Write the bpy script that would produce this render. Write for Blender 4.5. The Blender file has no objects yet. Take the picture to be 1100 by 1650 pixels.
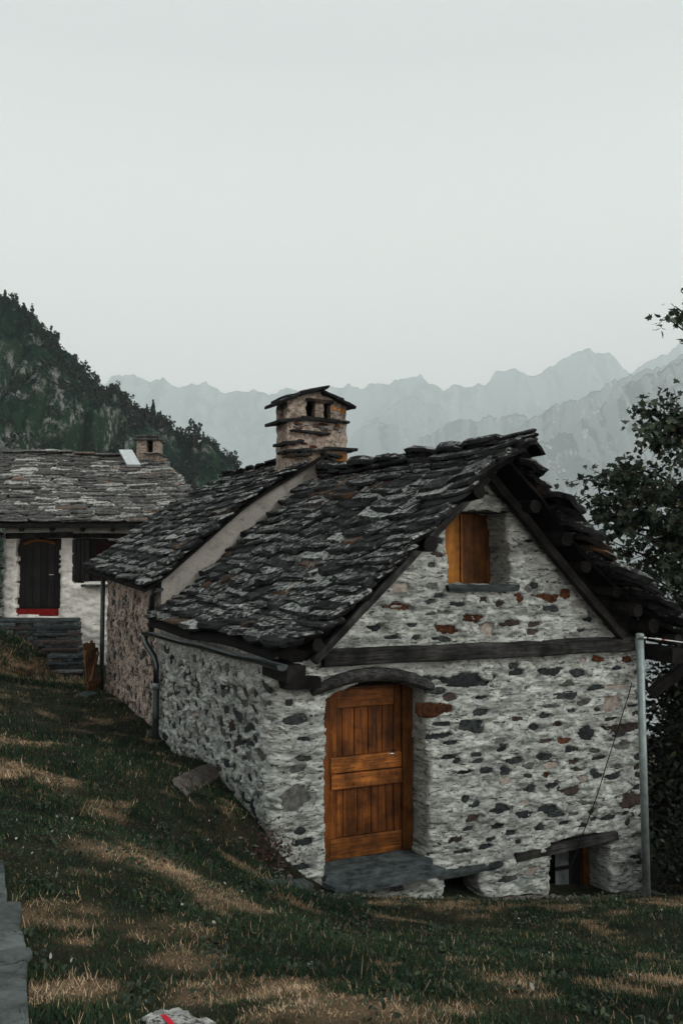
import bpy, math, random
import numpy as np
from mathutils import Matrix, Vector

# ------------------------------------------------------------------ camera / world / sun / exposure
F_PX, PITCH = 1467.0, math.radians(3.43)          # focal length in pixels of the 1100x1650 photograph
SCN = bpy.context.scene
COL = SCN.collection
cam_d = bpy.data.cameras.new('camera')
cam_d.sensor_fit = 'VERTICAL'; cam_d.sensor_height = 36.0; cam_d.sensor_width = 24.0
cam_d.lens = F_PX / 1650 * 36.0
cam_d.clip_start = 0.05; cam_d.clip_end = 30000
cam = bpy.data.objects.new('camera', cam_d); COL.objects.link(cam)
cam.rotation_euler = (math.pi / 2 + PITCH, 0, 0)
SCN.camera = cam

SUN_EL, SUN_AZ = math.radians(34), math.radians(122)    # azimuth clockwise from +Y: behind the camera, to the right
SKY_K = 1.70
wd = bpy.data.worlds.new('World'); SCN.world = wd; wd.use_nodes = True
nt = wd.node_tree; nt.nodes.clear()
out = nt.nodes.new('ShaderNodeOutputWorld'); bg = nt.nodes.new('ShaderNodeBackground')
sky = nt.nodes.new('ShaderNodeTexSky'); sky.sky_type = 'NISHITA'; sky.sun_disc = False
sky.sun_elevation = SUN_EL; sky.sun_rotation = SUN_AZ; sky.dust_density = 4.0
tc = nt.nodes.new('ShaderNodeTexCoord'); sp = nt.nodes.new('ShaderNodeSeparateXYZ')
nt.links.new(tc.outputs['Generated'], sp.inputs[0])
rp = nt.nodes.new('ShaderNodeValToRGB')                  # even overcast veil, paler and warmer low down
els = rp.color_ramp.elements
els[0].position = 0.0; els[0].color = (1.0, .92, .86, 1)
els[1].position = 1.0; els[1].color = (.40, .42, .415, 1)
e = els.new(0.26); e.color = (1.0, .885, .82, 1)
e = els.new(0.50); e.color = (.495, .488, .476, 1)
nt.links.new(sp.outputs['Z'], rp.inputs[0])
sc_n = nt.nodes.new('ShaderNodeMixRGB'); sc_n.blend_type = 'MULTIPLY'; sc_n.inputs[0].default_value = 1
sc_n.inputs[2].default_value = (0.1, 0.1, 0.1, 1)        # Nishita at strength 0.1
nt.links.new(sky.outputs[0], sc_n.inputs[1])
veil = nt.nodes.new('ShaderNodeMixRGB'); veil.inputs[0].default_value = 0.92
nt.links.new(sc_n.outputs[0], veil.inputs[1]); nt.links.new(rp.outputs[0], veil.inputs[2])
nt.links.new(veil.outputs[0], bg.inputs[0]); bg.inputs[1].default_value = SKY_K
nt.links.new(bg.outputs[0], out.inputs[0])

sun_d = bpy.data.lights.new('sun', 'SUN'); sun_d.energy = 1.5; sun_d.angle = math.radians(16)
sun_d.color = (1.0, 0.97, 0.92)
sun = bpy.data.objects.new('sun', sun_d); COL.objects.link(sun)
_sd = Vector((math.cos(SUN_EL) * math.sin(SUN_AZ), math.cos(SUN_EL) * math.cos(SUN_AZ), math.sin(SUN_EL)))
sun.rotation_euler = _sd.to_track_quat('Z', 'Y').to_euler()

SCN.view_settings.view_transform = 'Standard'; SCN.view_settings.look = 'None'
SCN.view_settings.exposure = 0.0; SCN.view_settings.gamma = 1.0
SCN.render.engine = 'CYCLES'
SCN.cycles.use_denoising = True
SCN.cycles.max_bounces = 9; SCN.cycles.diffuse_bounces = 3; SCN.cycles.volume_bounces = 8
SCN.cycles.transparent_max_bounces = 12

rng = np.random.default_rng(7)
random.seed(7)
PI = math.pi

# ------------------------------------------------------------------ helpers: space
_F = np.array([0, math.cos(PITCH), math.sin(PITCH)]); _U = np.array([0, -math.sin(PITCH), math.cos(PITCH)]); _R = np.array([1.0, 0, 0])
def ray(x, y): return _F * F_PX + _R * (x - 550) + _U * (825 - y)
def at(x, y, d):                                        # photograph pixel at a distance d in front -> metres
    r = ray(x, y); return r * (d / r[1])
TH = math.radians(25.66)
CU = np.array([math.cos(TH), math.sin(TH), 0]); CV = np.array([-math.sin(TH), math.cos(TH), 0])
CC = np.array([-0.7244, 9.24, 0])
def H(s, t, z): return CC + CU * s + CV * t + np.array([0, 0, z])
def P2(x, y, t):                                        # pixel -> (s, z) on the plane t of the near house
    r = ray(x, y); k = (np.dot(CC + CV * t, CV)) / np.dot(r, CV); p = r * k
    return float(np.dot(p - CC, CU)), float(p[2])

# ------------------------------------------------------------------ helpers: noise
def _hash(i, j, k, seed):
    h = (i * 374761393 + j * 668265263 + k * 2147483647 + seed * 974634777) & 0xFFFFFFFF
    h = ((h ^ (h >> 13)) * 1274126177) & 0xFFFFFFFF
    h = ((h ^ (h >> 16)) * 2246822519) & 0xFFFFFFFF
    return ((h ^ (h >> 15)) & 0xFFFFFF) / float(0xFFFFFF)
def vnoise(x, y, z=0.0, seed=0):
    x, y, z = np.broadcast_arrays(np.asarray(x, float), np.asarray(y, float), np.asarray(z, float))
    i = np.floor(x).astype(np.int64); j = np.floor(y).astype(np.int64); k = np.floor(z).astype(np.int64)
    fx = x - i; fy = y - j; fz = z - k
    fx = fx * fx * (3 - 2 * fx); fy = fy * fy * (3 - 2 * fy); fz = fz * fz * (3 - 2 * fz)
    def c(a, b, d): return _hash(i + a, j + b, k + d, seed)
    x00 = c(0,0,0)*(1-fx)+c(1,0,0)*fx; x10 = c(0,1,0)*(1-fx)+c(1,1,0)*fx
    x01 = c(0,0,1)*(1-fx)+c(1,0,1)*fx; x11 = c(0,1,1)*(1-fx)+c(1,1,1)*fx
    return ((x00*(1-fy)+x10*fy)*(1-fz)+(x01*(1-fy)+x11*fy)*fz)*2-1
def fbm(x, y, z=0.0, seed=0, oct=4, gain=.5):
    a, s, v = 1.0, 1.0, 0
    for o in range(oct):
        v = v + a * vnoise(np.asarray(x)*s, np.asarray(y)*s, np.asarray(z)*s, seed + o*17); a *= gain; s *= 2.03
    return v
def smooth(e0, e1, x):
    t = np.clip((x - e0) / (e1 - e0), 0, 1); return t*t*(3-2*t)

# ------------------------------------------------------------------ helpers: objects
W = {}
def link(o, parent=None, M=None):
    M = M or Matrix.Identity(4)
    COL.objects.link(o)
    if parent is not None:
        o.parent = parent; o.matrix_parent_inverse = W[parent].inverted()
    o.matrix_basis = M; W[o] = M
    return o
def tag(o, label=None, cat=None, group=None, kind=None):
    if label: o['label'] = label
    if cat: o['category'] = cat
    if group: o['group'] = group
    if kind: o['kind'] = kind
    return o
def thing(name, label, cat, loc, group=None):
    o = bpy.data.objects.new(name, None); o.empty_display_size = .2
    link(o, None, Matrix.Translation(Vector(loc))); return tag(o, label, cat, group)
def mesh_np(name, verts, faces, smooth_=False):
    """verts (n,3); faces: array (m,k) or list of lists"""
    me = bpy.data.meshes.new(name)
    verts = np.asarray(verts, np.float32)
    if isinstance(faces, np.ndarray):
        m, k = faces.shape
        me.vertices.add(len(verts)); me.vertices.foreach_set('co', verts.ravel())
        me.loops.add(m*k); me.loops.foreach_set('vertex_index', faces.astype(np.int32).ravel())
        me.polygons.add(m); me.polygons.foreach_set('loop_start', np.arange(0, m*k, k, dtype=np.int32))
        me.update(calc_edges=True)
    else:
        me.from_pydata([tuple(map(float, v)) for v in verts], [], [list(map(int, f)) for f in faces]); me.update()
    if smooth_: me.polygons.foreach_set('use_smooth', np.ones(len(me.polygons), bool))
    return me
def obj(name, me, mat=None, parent=None, M=None):
    o = bpy.data.objects.new(name, me)
    if mat is not None and len(me.materials) == 0: me.materials.append(mat)
    return link(o, parent, M)
class MB:
    """collects shapes into one mesh"""
    def __init__(s): s.v = []; s.f = []
    def add(s, v, f):
        n = len(s.v); s.v += [tuple(map(float, p)) for p in v]; s.f += [[i + n for i in q] for q in f]; return s
    def hexa(s, c):                                    # 8 corners: bottom 4 ccw, top 4 ccw
        return s.add(c, [[3,2,1,0],[4,5,6,7],[0,1,5,4],[1,2,6,5],[2,3,7,6],[3,0,4,7]])
    def hbox(s, s0, s1, t0, t1, z0, z1):               # box in the near house's frame
        return s.hexa([H(s0,t0,z0),H(s1,t0,z0),H(s1,t1,z0),H(s0,t1,z0),H(s0,t0,z1),H(s1,t0,z1),H(s1,t1,z1),H(s0,t1,z1)])
    def box(s, x0, x1, y0, y1, z0, z1):
        return s.hexa([(x0,y0,z0),(x1,y0,z0),(x1,y1,z0),(x0,y1,z0),(x0,y0,z1),(x1,y0,z1),(x1,y1,z1),(x0,y1,z1)])
    def tube(s, pts, rad, n=10, jit=0.0, seed=0, flat=1.0, caps=True):
        pts = [np.asarray(p, float) for p in pts]; m = len(pts)
        rad = rad if hasattr(rad, '__len__') else [rad]*m
        r0 = random.Random(seed); base = len(s.v); up = None
        for i, p in enumerate(pts):
            d = pts[min(i+1, m-1)] - pts[max(i-1, 0)]; d = d/np.linalg.norm(d)
            if up is None: up = np.array([0,0,1.0]) if abs(d[2]) < .9 else np.array([1.0,0,0])
            a = np.cross(d, up); a /= np.linalg.norm(a); b = np.cross(a, d); up = b
            for k in range(n):
                w = 2*PI*k/n; r = rad[i]*(1+jit*r0.uniform(-1,1))
                q = p + a*math.cos(w)*r + b*math.sin(w)*r*flat; s.v.append(tuple(map(float, q)))
        for i in range(m-1):
            for k in range(n):
                a0 = base+i*n+k; a1 = base+i*n+(k+1) % n; s.f.append([a0, a1, a1+n, a0+n])
        if caps:
            s.f.append([base+k for k in range(n)][::-1]); s.f.append([base+(m-1)*n+k for k in range(n)])
        return s
    def mesh(s, name, smooth_=False): return mesh_np(name, s.v, s.f, smooth_)
    def build(s, name, mat, parent=None, smooth_=False, bevel=0.0, seg=2):
        o = obj(name, s.mesh(name, smooth_), mat, parent)
        if bevel:
            b = o.modifiers.new('bevel', 'BEVEL'); b.width = bevel; b.segments = seg; b.limit_method = 'ANGLE'
        return o
def axes(o, x, y, z=None):
    x = Vector(x).normalized(); y = Vector(y); z = x.cross(y).normalized(); y = z.cross(x)
    M = Matrix((x, y, z)).transposed().to_4x4(); M.translation = Vector(o); return M

# ------------------------------------------------------------------ materials
def newmat(name):
    m = bpy.data.materials.new(name); m.use_nodes = True
    n = m.node_tree; n.nodes.clear()
    o = n.nodes.new('ShaderNodeOutputMaterial'); b = n.nodes.new('ShaderNodeBsdfPrincipled')
    n.links.new(b.outputs[0], o.inputs[0]); b.inputs['Specular IOR Level'].default_value = .07
    return m, n, b
class G:
    """tiny node graph helper"""
    def __init__(s, n): s.n = n
    def new(s, t, **kw):
        x = s.n.nodes.new(t)
        for k, v in kw.items(): setattr(x, k, v)
        return x
    def set(s, sock, v):
        if hasattr(v, 'is_linked') or isinstance(v, bpy.types.NodeSocket): s.n.links.new(v, sock)
        else: sock.default_value = v
    def pos(s): return s.new('ShaderNodeNewGeometry').outputs['Position']
    def objco(s): return s.new('ShaderNodeTexCoord').outputs['Object']
    def rnd(s): return s.new('ShaderNodeObjectInfo').outputs['Random']
    def scale(s, v, xyz, rot=(0,0,0)):
        m = s.new('ShaderNodeMapping'); s.set(m.inputs[0], v); m.inputs['Scale'].default_value = xyz; m.inputs['Rotation'].default_value = rot; return m.outputs[0]
    def noise(s, v, sc, det=4, rough=.55, dist=0.0, out=0):
        x = s.new('ShaderNodeTexNoise'); s.set(x.inputs['Vector'], v); x.inputs['Scale'].default_value = sc
        x.inputs['Detail'].default_value = det; x.inputs['Roughness'].default_value = rough; x.inputs['Distortion'].default_value = dist
        return x.outputs[out]
    def vor(s, v, sc, feat='F1'):
        x = s.new('ShaderNodeTexVoronoi', feature=feat); s.set(x.inputs['Vector'], v); x.inputs['Scale'].default_value = sc; return x.outputs[0]
    def ramp(s, f, stops, interp='LINEAR'):
        x = s.new('ShaderNodeValToRGB'); s.set(x.inputs[0], f); r = x.color_ramp; r.interpolation = interp
        while len(r.elements) < len(stops): r.elements.new(.5)
        for el, (p, c) in zip(r.elements, stops):
            el.position = p; el.color = (c, c, c, 1) if not hasattr(c, '__len__') else (*c[:3], 1)
        return x.outputs[0]
    def mix(s, f, a, b, mode='MIX'):
        x = s.new('ShaderNodeMixRGB', blend_type=mode); s.set(x.inputs[0], f)
        for k, v in ((1, a), (2, b)): s.set(x.inputs[k], (*v[:3], 1) if isinstance(v, tuple) else v)
        return x.outputs[0]
    def math(s, op, a, b=0.0):
        x = s.new('ShaderNodeMath', operation=op); s.set(x.inputs[0], a); s.set(x.inputs[1], b); return x.outputs[0]
    def bump(s, h, strength=.4, dist=.02, nrm=None):
        x = s.new('ShaderNodeBump'); x.inputs['Strength'].default_value = strength; x.inputs['Distance'].default_value = dist
        s.set(x.inputs['Height'], h)
        if nrm: s.set(x.inputs['Normal'], nrm)
        return x.outputs[0]

def m_slate(name, dark, mid, lichen, amount=.55, rust=(.10,.055,.03), warm=.12, rough=.85):
    m, n, b = newmat(name); g = G(n); p = g.pos(); r = g.rnd()
    col = g.mix(g.ramp(g.noise(p, 9, 5, .65), [(.35, 0), (.65, 1)]), dark, mid)
    nz = g.new('ShaderNodeSeparateXYZ'); g.set(nz.inputs[0], g.new('ShaderNodeNewGeometry').outputs['True Normal'])
    f = g.math('ADD', g.math('ADD', g.noise(p, 15, 8, .78), g.ramp(nz.outputs['Z'], [(.25, 0), (.75, .14)])), g.math('MULTIPLY', g.math('SUBTRACT', r, .5), .18))  # more lichen on upward faces; lit tops and shaded edges put into colour
    col = g.mix(g.ramp(f, [(amount, 0), (amount+.13, 1)]), col, lichen)
    rr = g.ramp(g.math('FRACT', g.math('MULTIPLY', r, 7.31)), [(1-warm, 0), (1-warm+.02, 1)])
    rf = g.math('MULTIPLY', rr, g.ramp(g.noise(p, 6, 3), [(.4, 0), (.6, .8)]))
    col = g.mix(rf, col, rust)
    br = g.ramp(g.math('FRACT', g.math('MULTIPLY', r, 3.77)), [(0, .72), (1, 1.22)])
    col = g.mix(1.0, col, br, 'MULTIPLY')
    g.set(b.inputs['Base Color'], col); b.inputs['Roughness'].default_value = rough
    lay = g.noise(g.scale(p, (4, 4, 60)), 1.0, 4, .6)
    g.set(b.inputs['Normal'], g.bump(lay, .22, .008, g.bump(g.noise(p, 30, 6, .65), .35, .010)))
    return m
def m_rock(name, a, c, sc=14, rough=.85, bump=.6, streak=(1, 1, 1), third=None, tpos=.6):
    m, n, b = newmat(name); g = G(n); p = g.scale(g.pos(), streak); r = g.rnd()
    col = g.mix(g.ramp(g.noise(p, sc, 6, .68), [(.36, 0), (.64, 1)]), a, c)
    if third: col = g.mix(g.ramp(g.noise(p, sc*1.7, 5, .7), [(tpos, 0), (tpos+.07, 1)]), col, third)
    col = g.mix(1.0, col, g.ramp(r, [(0, .7), (1, 1.3)]), 'MULTIPLY')
    g.set(b.inputs['Base Color'], col); b.inputs['Roughness'].default_value = rough
    g.set(b.inputs['Normal'], g.bump(g.noise(p, sc*4, 6, .7), bump, .015))
    return m
def m_plaster(name, base, dirt, bare, bare_amt=.62, stretch=3.2, dirt_amt=.5, rough=.92, rot=0.0):
    m, n, b = newmat(name); g = G(n); p = g.pos(); ps = g.scale(p, (1, 1, stretch))
    col = g.mix(g.ramp(g.noise(p, 2.2, 5, .6), [(.38, 0), (.62, 1)]), base, tuple(x*.82 for x in base))
    col = g.mix(g.math('MULTIPLY', g.ramp(g.noise(ps, 5.5, 6, .7, .6), [(dirt_amt, 0), (dirt_amt+.16, 1)]), .75), col, dirt)
    f = g.noise(ps, 9.5, 7, .78, 1.1)
    col = g.mix(g.ramp(f, [(bare_amt, 0), (bare_amt+.035, 1)]), col, bare)
    sm = g.new('ShaderNodeAttribute'); sm.attribute_name = 'smear'
    sf = g.math('MULTIPLY', sm.outputs['Fac'], g.ramp(g.noise(ps, 16, 6, .7), [(.30, .25), (.62, 1)]))
    col = g.mix(sf, col, g.mix(g.noise(ps, 30, 4, .7), tuple(x*.35 for x in dirt), dirt))
    thin = g.noise(g.scale(p, (1.3, 1.3, 3.6)), 17, 3, .55, 1.5)       # short hairline trowel marks and cracks
    ab = g.math('ABSOLUTE', g.math('SUBTRACT', thin, .5))
    cr = g.math('MULTIPLY', g.ramp(ab, [(.0, 1), (.014, 0)]), g.ramp(g.noise(p, 4, 2), [(.45, 0), (.6, .8)]))
    col = g.mix(cr, col, bare)
    col = g.mix(g.ramp(g.noise(p, 120, 3, .6), [(.66, 0), (.74, .5)]), col, tuple(x*.45 for x in base))
    g.set(b.inputs['Base Color'], col); b.inputs['Roughness'].default_value = rough
    hgt = g.math('SUBTRACT', g.noise(ps, 14, 7, .72), g.math('MULTIPLY', g.ramp(f, [(bare_amt-.03, 0), (bare_amt+.05, 1)]), .5))
    g.set(b.inputs['Normal'], g.bump(hgt, .75, .035))
    return m
def m_wood(name, a, c, streak_col, grain=(40, 40, 2.0), obj_space=False, rough=.5, spec=.35, sc=1.0, amt=.55):
    m, n, b = newmat(name); g = G(n); p = g.objco() if obj_space else g.pos(); q = g.scale(p, grain); r = g.rnd()
    col = g.mix(g.ramp(g.noise(q, 1.0*sc, 5, .6, .4), [(.32, 0), (.68, 1)]), a, c)
    col = g.mix(g.ramp(g.noise(q, 2.3*sc, 4, .7), [(amt, 0), (amt+.14, 1)]), col, streak_col)
    col = g.mix(g.ramp(g.noise(p, 3.6, 5, .65), [(.40, 0), (.64, .85)]), col, tuple(x*.30 for x in a))
    col = g.mix(1.0, col, g.ramp(g.math('FRACT', g.math('MULTIPLY', r, 5.3)), [(0, .6), (1, 1.35)]), 'MULTIPLY')
    g.set(b.inputs['Base Color'], col); b.inputs['Roughness'].default_value = rough; b.inputs['Specular IOR Level'].default_value = spec*.5
    g.set(b.inputs['Normal'], g.bump(g.noise(q, 1.6*sc, 5, .65), .45, .008))
    return m
def m_plain(name, c, rough=.5, metal=0.0, var=.25, sc=12, bump=.15):
    m, n, b = newmat(name); g = G(n); p = g.pos()
    g.set(b.inputs['Base Color'], g.mix(g.ramp(g.noise(p, sc, 5, .6), [(.35, 0), (.65, 1)]), tuple(x*(1-var) for x in c), tuple(x*(1+var) for x in c)))
    b.inputs['Roughness'].default_value = rough; b.inputs['Metallic'].default_value = metal
    g.set(b.inputs['Normal'], g.bump(g.noise(p, sc*5, 3), bump, .004))
    return m

M_SLATE1 = m_slate('roof_slate_dark', (.004,.0045,.005), (.026,.028,.029), (.31,.33,.315), .648, warm=.05)
M_SLATE3 = m_slate('roof_slate_pale', (.022,.023,.023), (.12,.125,.12), (.38,.39,.365), .63, rust=(.18,.11,.07), warm=.10)
M_DECK = m_plain('roof_underside', (.008,.008,.008), .95)
M_PL1 = m_plaster('lime_plaster', (.60,.65,.61), (.20,.225,.215), (.028,.034,.036), .555, dirt_amt=.45)
M_PL1B = M_PL1
M_PL2 = m_plaster('buff_plaster', (.47,.395,.335), (.15,.125,.11), (.025,.025,.025), .525, 1.2)
M_STRIP = m_plaster('cement_render', (.34,.33,.305), (.19,.185,.175), (.10,.10,.095), .63, 1.0)
M_PL3 = m_plaster('limewash', (.72,.73,.69), (.42,.37,.31), (.20,.17,.14), .62, 2.2, .52)
M_ST_DARK = m_rock('wall_stone_slate', (.010,.013,.014), (.042,.050,.052), 18, third=(.13,.14,.135), tpos=.62)
M_ST_GREY = m_rock('wall_stone_grey', (.035,.039,.039), (.12,.125,.120), 14, third=(.03,.03,.03), tpos=.62)
M_ST_RUST = m_rock('wall_stone_rust', (.020,.010,.008), (.105,.042,.018), 22, third=(.24,.13,.06), tpos=.66)
M_ST_PALE = m_rock('wall_stone_pale', (.16,.145,.125), (.34,.31,.28), 13, third=(.10,.07,.06), tpos=.62)
M_ST_PLUM = m_rock('wall_stone_plum', (.018,.015,.015), (.066,.052,.048), 15)
STONE_MATS = [M_ST_DARK, M_ST_GREY, M_ST_RUST, M_ST_PALE, M_ST_PLUM]
M_CHIM = m_rock('chimney_stone', (.10,.08,.065), (.36,.31,.26), 16, bump=1.0, third=(.035,.03,.028), tpos=.56)
M_CHIM_O = m_rock('chimney_brick', (.16,.07,.025), (.34,.16,.055), 22, third=(.05,.03,.02), tpos=.6)
M_SLAB = m_rock('slate_slab', (.018,.025,.027), (.080,.098,.100), 7, streak=(1, 1, 3), third=(.20,.22,.21), tpos=.66)
M_PATH = m_rock('path_slab', (.040,.050,.050), (.115,.132,.128), 6, third=(.035,.04,.038), tpos=.58)
M_DOORWOOD = m_wood('varnished_pine', (.085,.027,.006), (.29,.095,.016), (.016,.006,.003), (32, 32, 1.3), amt=.53)
M_DOORRAIL = m_wood('varnished_pine_rail', (.125,.042,.009), (.35,.125,.024), (.025,.009,.003), (2.0, 2.0, 32), amt=.55)
M_SHUT = m_wood('shutter_pine_lit', (.36,.135,.015), (.56,.23,.028), (.12,.036,.004), (30, 30, 1.4), rough=.45, amt=.62)  # brighter copy: light on the left shutter planks is put into the colour
M_SHUT_D = m_wood('dark_and_shaded_pine', (.085,.030,.006), (.16,.06,.012), (.02,.008,.003), (30, 30, 1.4), amt=.55)  # darker copy: shutter shade put into the colour; plain dark wood elsewhere
M_BEAM = m_wood('weathered_timber', (.018,.019,.019), (.085,.087,.085), (.004,.004,.004), (1.6, 34, 34), True, .85, .2, amt=.50)
M_DARKWOOD = m_wood('dark_timber', (.008,.008,.008), (.026,.025,.024), (.004,.004,.004), (2, 26, 26), True, .8, .2)  # dark timber; also carries painted shade of gable boards and corner plates
M_D3 = m_wood('dark_door_wood', (.006,.006,.007), (.016,.015,.015), (.003,.003,.003), (30, 30, 1.5), rough=.6)
M_RED = m_plain('red_paint', (.15,.009,.008), .55, 0, .3)
M_ZINC = m_plain('painted_gutter', (.06,.075,.078), .30, .9, .35, 7)
M_GALV = m_plain('galvanised_steel', (.20,.245,.245), .5, .55, .25, 9)
M_COPPER = m_plain('dull_pipe', (.05,.065,.062), .5, .5, .3)
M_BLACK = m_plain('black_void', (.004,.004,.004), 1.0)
M_WIRE = m_plain('black_cable', (.01,.01,.01), .6)
M_STEEL = m_plain('steel', (.55,.55,.53), .3, .9, .1)
M_GLASS = m_plain('window_glass', (.09,.11,.11), .12, 0, .5, 5, .05)
M_SKYL = m_plain('skylight_sheet', (.50,.55,.56), .3, .2, .1, 4)
M_BARK = m_rock('bark', (.02,.018,.016), (.06,.055,.048), 20)

# ------------------------------------------------------------------ ground
_cp = []
def cp(x, y, d): _cp.append(tuple(at(x, y, d)))
cp(550,1650,3.35); cp(30,1560,3.9); cp(1100,1650,3.6); cp(0,1310,6.4); cp(0,1110,14.5); cp(0,1200,9.5)
cp(130,1352,5.9); cp(250,1400,5.7); cp(350,1450,5.6); cp(200,1500,4.7); cp(500,1475,6.6); cp(300,1600,3.8)
cp(400,1405,8.1); cp(440,1405,8.75); cp(600,1448,8.95); cp(700,1450,8.9); cp(850,1450,9.0); cp(1040,1442,9.3)
cp(760,1520,6.2); cp(1000,1530,6.0); cp(300,1230,11.6); cp(262,1190,13.0); cp(174,1117,16.2); cp(100,1085,19.6); cp(20,1072,19.3)
cp(0,1030,19.8)
cp(318,1222,11.4); cp(356,1262,10.55); cp(378,1286,10.15); cp(410,1322,9.6); cp(432,1366,9.12)
_cp += [(0,0,-1.62), (-3,-2,-1.5), (3,-2,-1.75), (-7,3,-1.35), (-10,10,-1.2), (6,2,-2.1), (8,6,-3.3), (7,11,-4.1), (-6,22,-2.35), (-3,22,-2.6), (-11,24,-1.6), (1,14,-3.2), (3.9,11.3,-3.95)]
_cp.append((*H(2.6,-.25,0)[:2], -3.62)); _cp.append((*H(4.2,-.25,0)[:2], -3.85)); _cp.append((*H(1.0,-.3,0)[:2], -3.42))
_cp.append((*H(.1,-.25,0)[:2], -3.10))
_CP = np.array(_cp)
def _tps(P, Q):
    d = np.sqrt(((P[:, None, :2] - Q[None, :, :2])**2).sum(-1)) + 1e-9
    return d*d*np.log(d)
_n = len(_CP)
_A = np.zeros((_n+3, _n+3)); _A[:_n, :_n] = _tps(_CP, _CP) + np.eye(_n)*.03
_A[:_n, _n] = 1; _A[:_n, _n+1:] = _CP[:, :2]; _A[_n, :_n] = 1; _A[_n+1:, :_n] = _CP[:, :2].T
_W = np.linalg.solve(_A, np.concatenate([_CP[:, 2], [0, 0, 0]]))
def ground_z(x, y):
    x = np.atleast_1d(np.asarray(x, float)); y = np.atleast_1d(np.asarray(y, float))
    xc = np.clip(x, -13, 10); yc = np.clip(y, -4, 26)
    P = np.stack([xc.ravel(), yc.ravel()], 1); z = np.empty(len(P))
    for i in range(0, len(P), 60000):
        q = P[i:i+60000]; z[i:i+60000] = _tps(q, _CP) @ _W[:_n] + _W[_n] + q @ _W[_n+1:]
    z = z.reshape(x.shape)
    z = z + .035*fbm(x*1.1, y*1.1, 0, 3, 3) + .012*fbm(x*5, y*5, 0, 5, 2)
    o = np.maximum(np.maximum(x-10, 0), 0) + np.maximum(y-26, 0)*.8
    far = np.maximum(np.abs(x)-13, 0) + np.maximum(y-26, 0) + np.maximum(-4-y, 0)
    z = z - 500*(1-np.exp(-(o/420.0)**1.15)) + smooth(20, 400, far)*fbm(x*.01, y*.01, 0, 8, 3)*10*np.exp(-far/3000)
    return z
def gz(x, y): return float(ground_z(x, y)[0])
def graded(lo, hi, step, far_lo, far_hi):
    a = list(np.arange(lo, hi+1e-6, step)); s = step
    while a[-1] < far_hi: s *= 1.28; a.append(min(a[-1]+s, far_hi))
    s = step
    while a[0] > far_lo: s *= 1.28; a.insert(0, max(a[0]-s, far_lo))
    return np.array(a)
def grid_mesh(name, X, Y, Z, mat, smooth_=True):
    nx, ny = X.shape; idx = np.arange(nx*ny).reshape(nx, ny)
    f = np.stack([idx[:-1,:-1], idx[1:,:-1], idx[1:,1:], idx[:-1,1:]], -1).reshape(-1, 4)
    return obj(name, mesh_np(name, np.stack([X, Y, Z], -1).reshape(-1, 3), f, smooth_), mat)
# where the turf is parched: spots read off the photograph (pixel, radius in metres) plus ragged noise
DRY = [(265,1372,6.0,.55),(330,1440,5.7,.35),(200,1352,6.0,.4),(300,1410,5.8,.35),(95,1610,3.7,.22),(350,1590,3.8,.22),(430,1600,3.8,.2),(560,1640,3.4,.2),
       (30,1060,18.6,1.3),(90,1078,18.8,.8),(0,1250,8.0,.7),(20,1190,10,.5),(60,1480,4.6,.25),(130,1510,4.4,.16),(230,1505,4.6,.14),(290,1480,4.8,.16),(330,1490,4.8,.12),
       (1060,1450,8.6,.5),(880,1440,9.0,.25),(620,1560,4.6,.12),(980,1590,4.2,.25),(850,1600,4.0,.18),(650,1640,3.4,.25),(750,1640,3.5,.2),(480,1630,3.5,.25),(1080,1570,4.6,.3),(640,1455,8.4,.3),(740,1455,8.4,.25)]
_dry = [(at(x, y, d)[:2], r) for x, y, d, r in DRY]
def dryness(x, y):
    n = fbm(x*2.3, y*2.3, 0, 21, 4); v = np.zeros_like(np.asarray(x, float))
    for (c, r) in _dry:
        q = np.hypot(x-c[0], y-c[1])/r; v = np.maximum(v, 1-smooth(.45, 1.15, q + n*.45))
    v = v*np.clip(.62+.55*fbm(x*7, y*7, 0, 29, 3), 0, 1); v = np.maximum(v, smooth(.42, 1.0, fbm(x*2.6, y*2.6, 0, 33, 4))*.5)
    return np.clip(v, 0, 1)

m, n, b = newmat('turf_soil'); g = G(n); p = g.pos()
c_ = g.mix(g.ramp(g.noise(p, 2.0, 6, .65), [(.4, 0), (.62, 1)]), (.010,.014,.009), (.030,.026,.016))
att = g.new('ShaderNodeAttribute'); att.attribute_name = 'dry'
c_ = g.mix(g.math('MULTIPLY', att.outputs['Fac'], .9), c_, g.mix(g.noise(p, 40, 4, .7), (.13,.085,.05), (.32,.22,.14)))
g.set(b.inputs['Base Color'], c_); b.inputs['Roughness'].default_value = .95
g.set(b.inputs['Normal'], g.bump(g.noise(p, 30, 6, .7), .8, .03)); M_SOIL = m
gx = graded(-9.5, 6.5, .10, -11500, 11500); gy = graded(1.5, 24, .10, -600, 9800)
GX, GY = np.meshgrid(gx, gy, indexing='ij'); GZ = ground_z(GX, GY)
_p2 = (GX > -.4) & (GX < 4)                                    # keep the turf out of the houses' floors
ground = grid_mesh('ground', GX, GY, GZ, M_SOIL); tag(ground, kind='structure')
_a = ground.data.attributes.new('dry', 'FLOAT', 'POINT'); _a.data.foreach_set('value', dryness(GX, GY).astype(np.float32).ravel())

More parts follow.
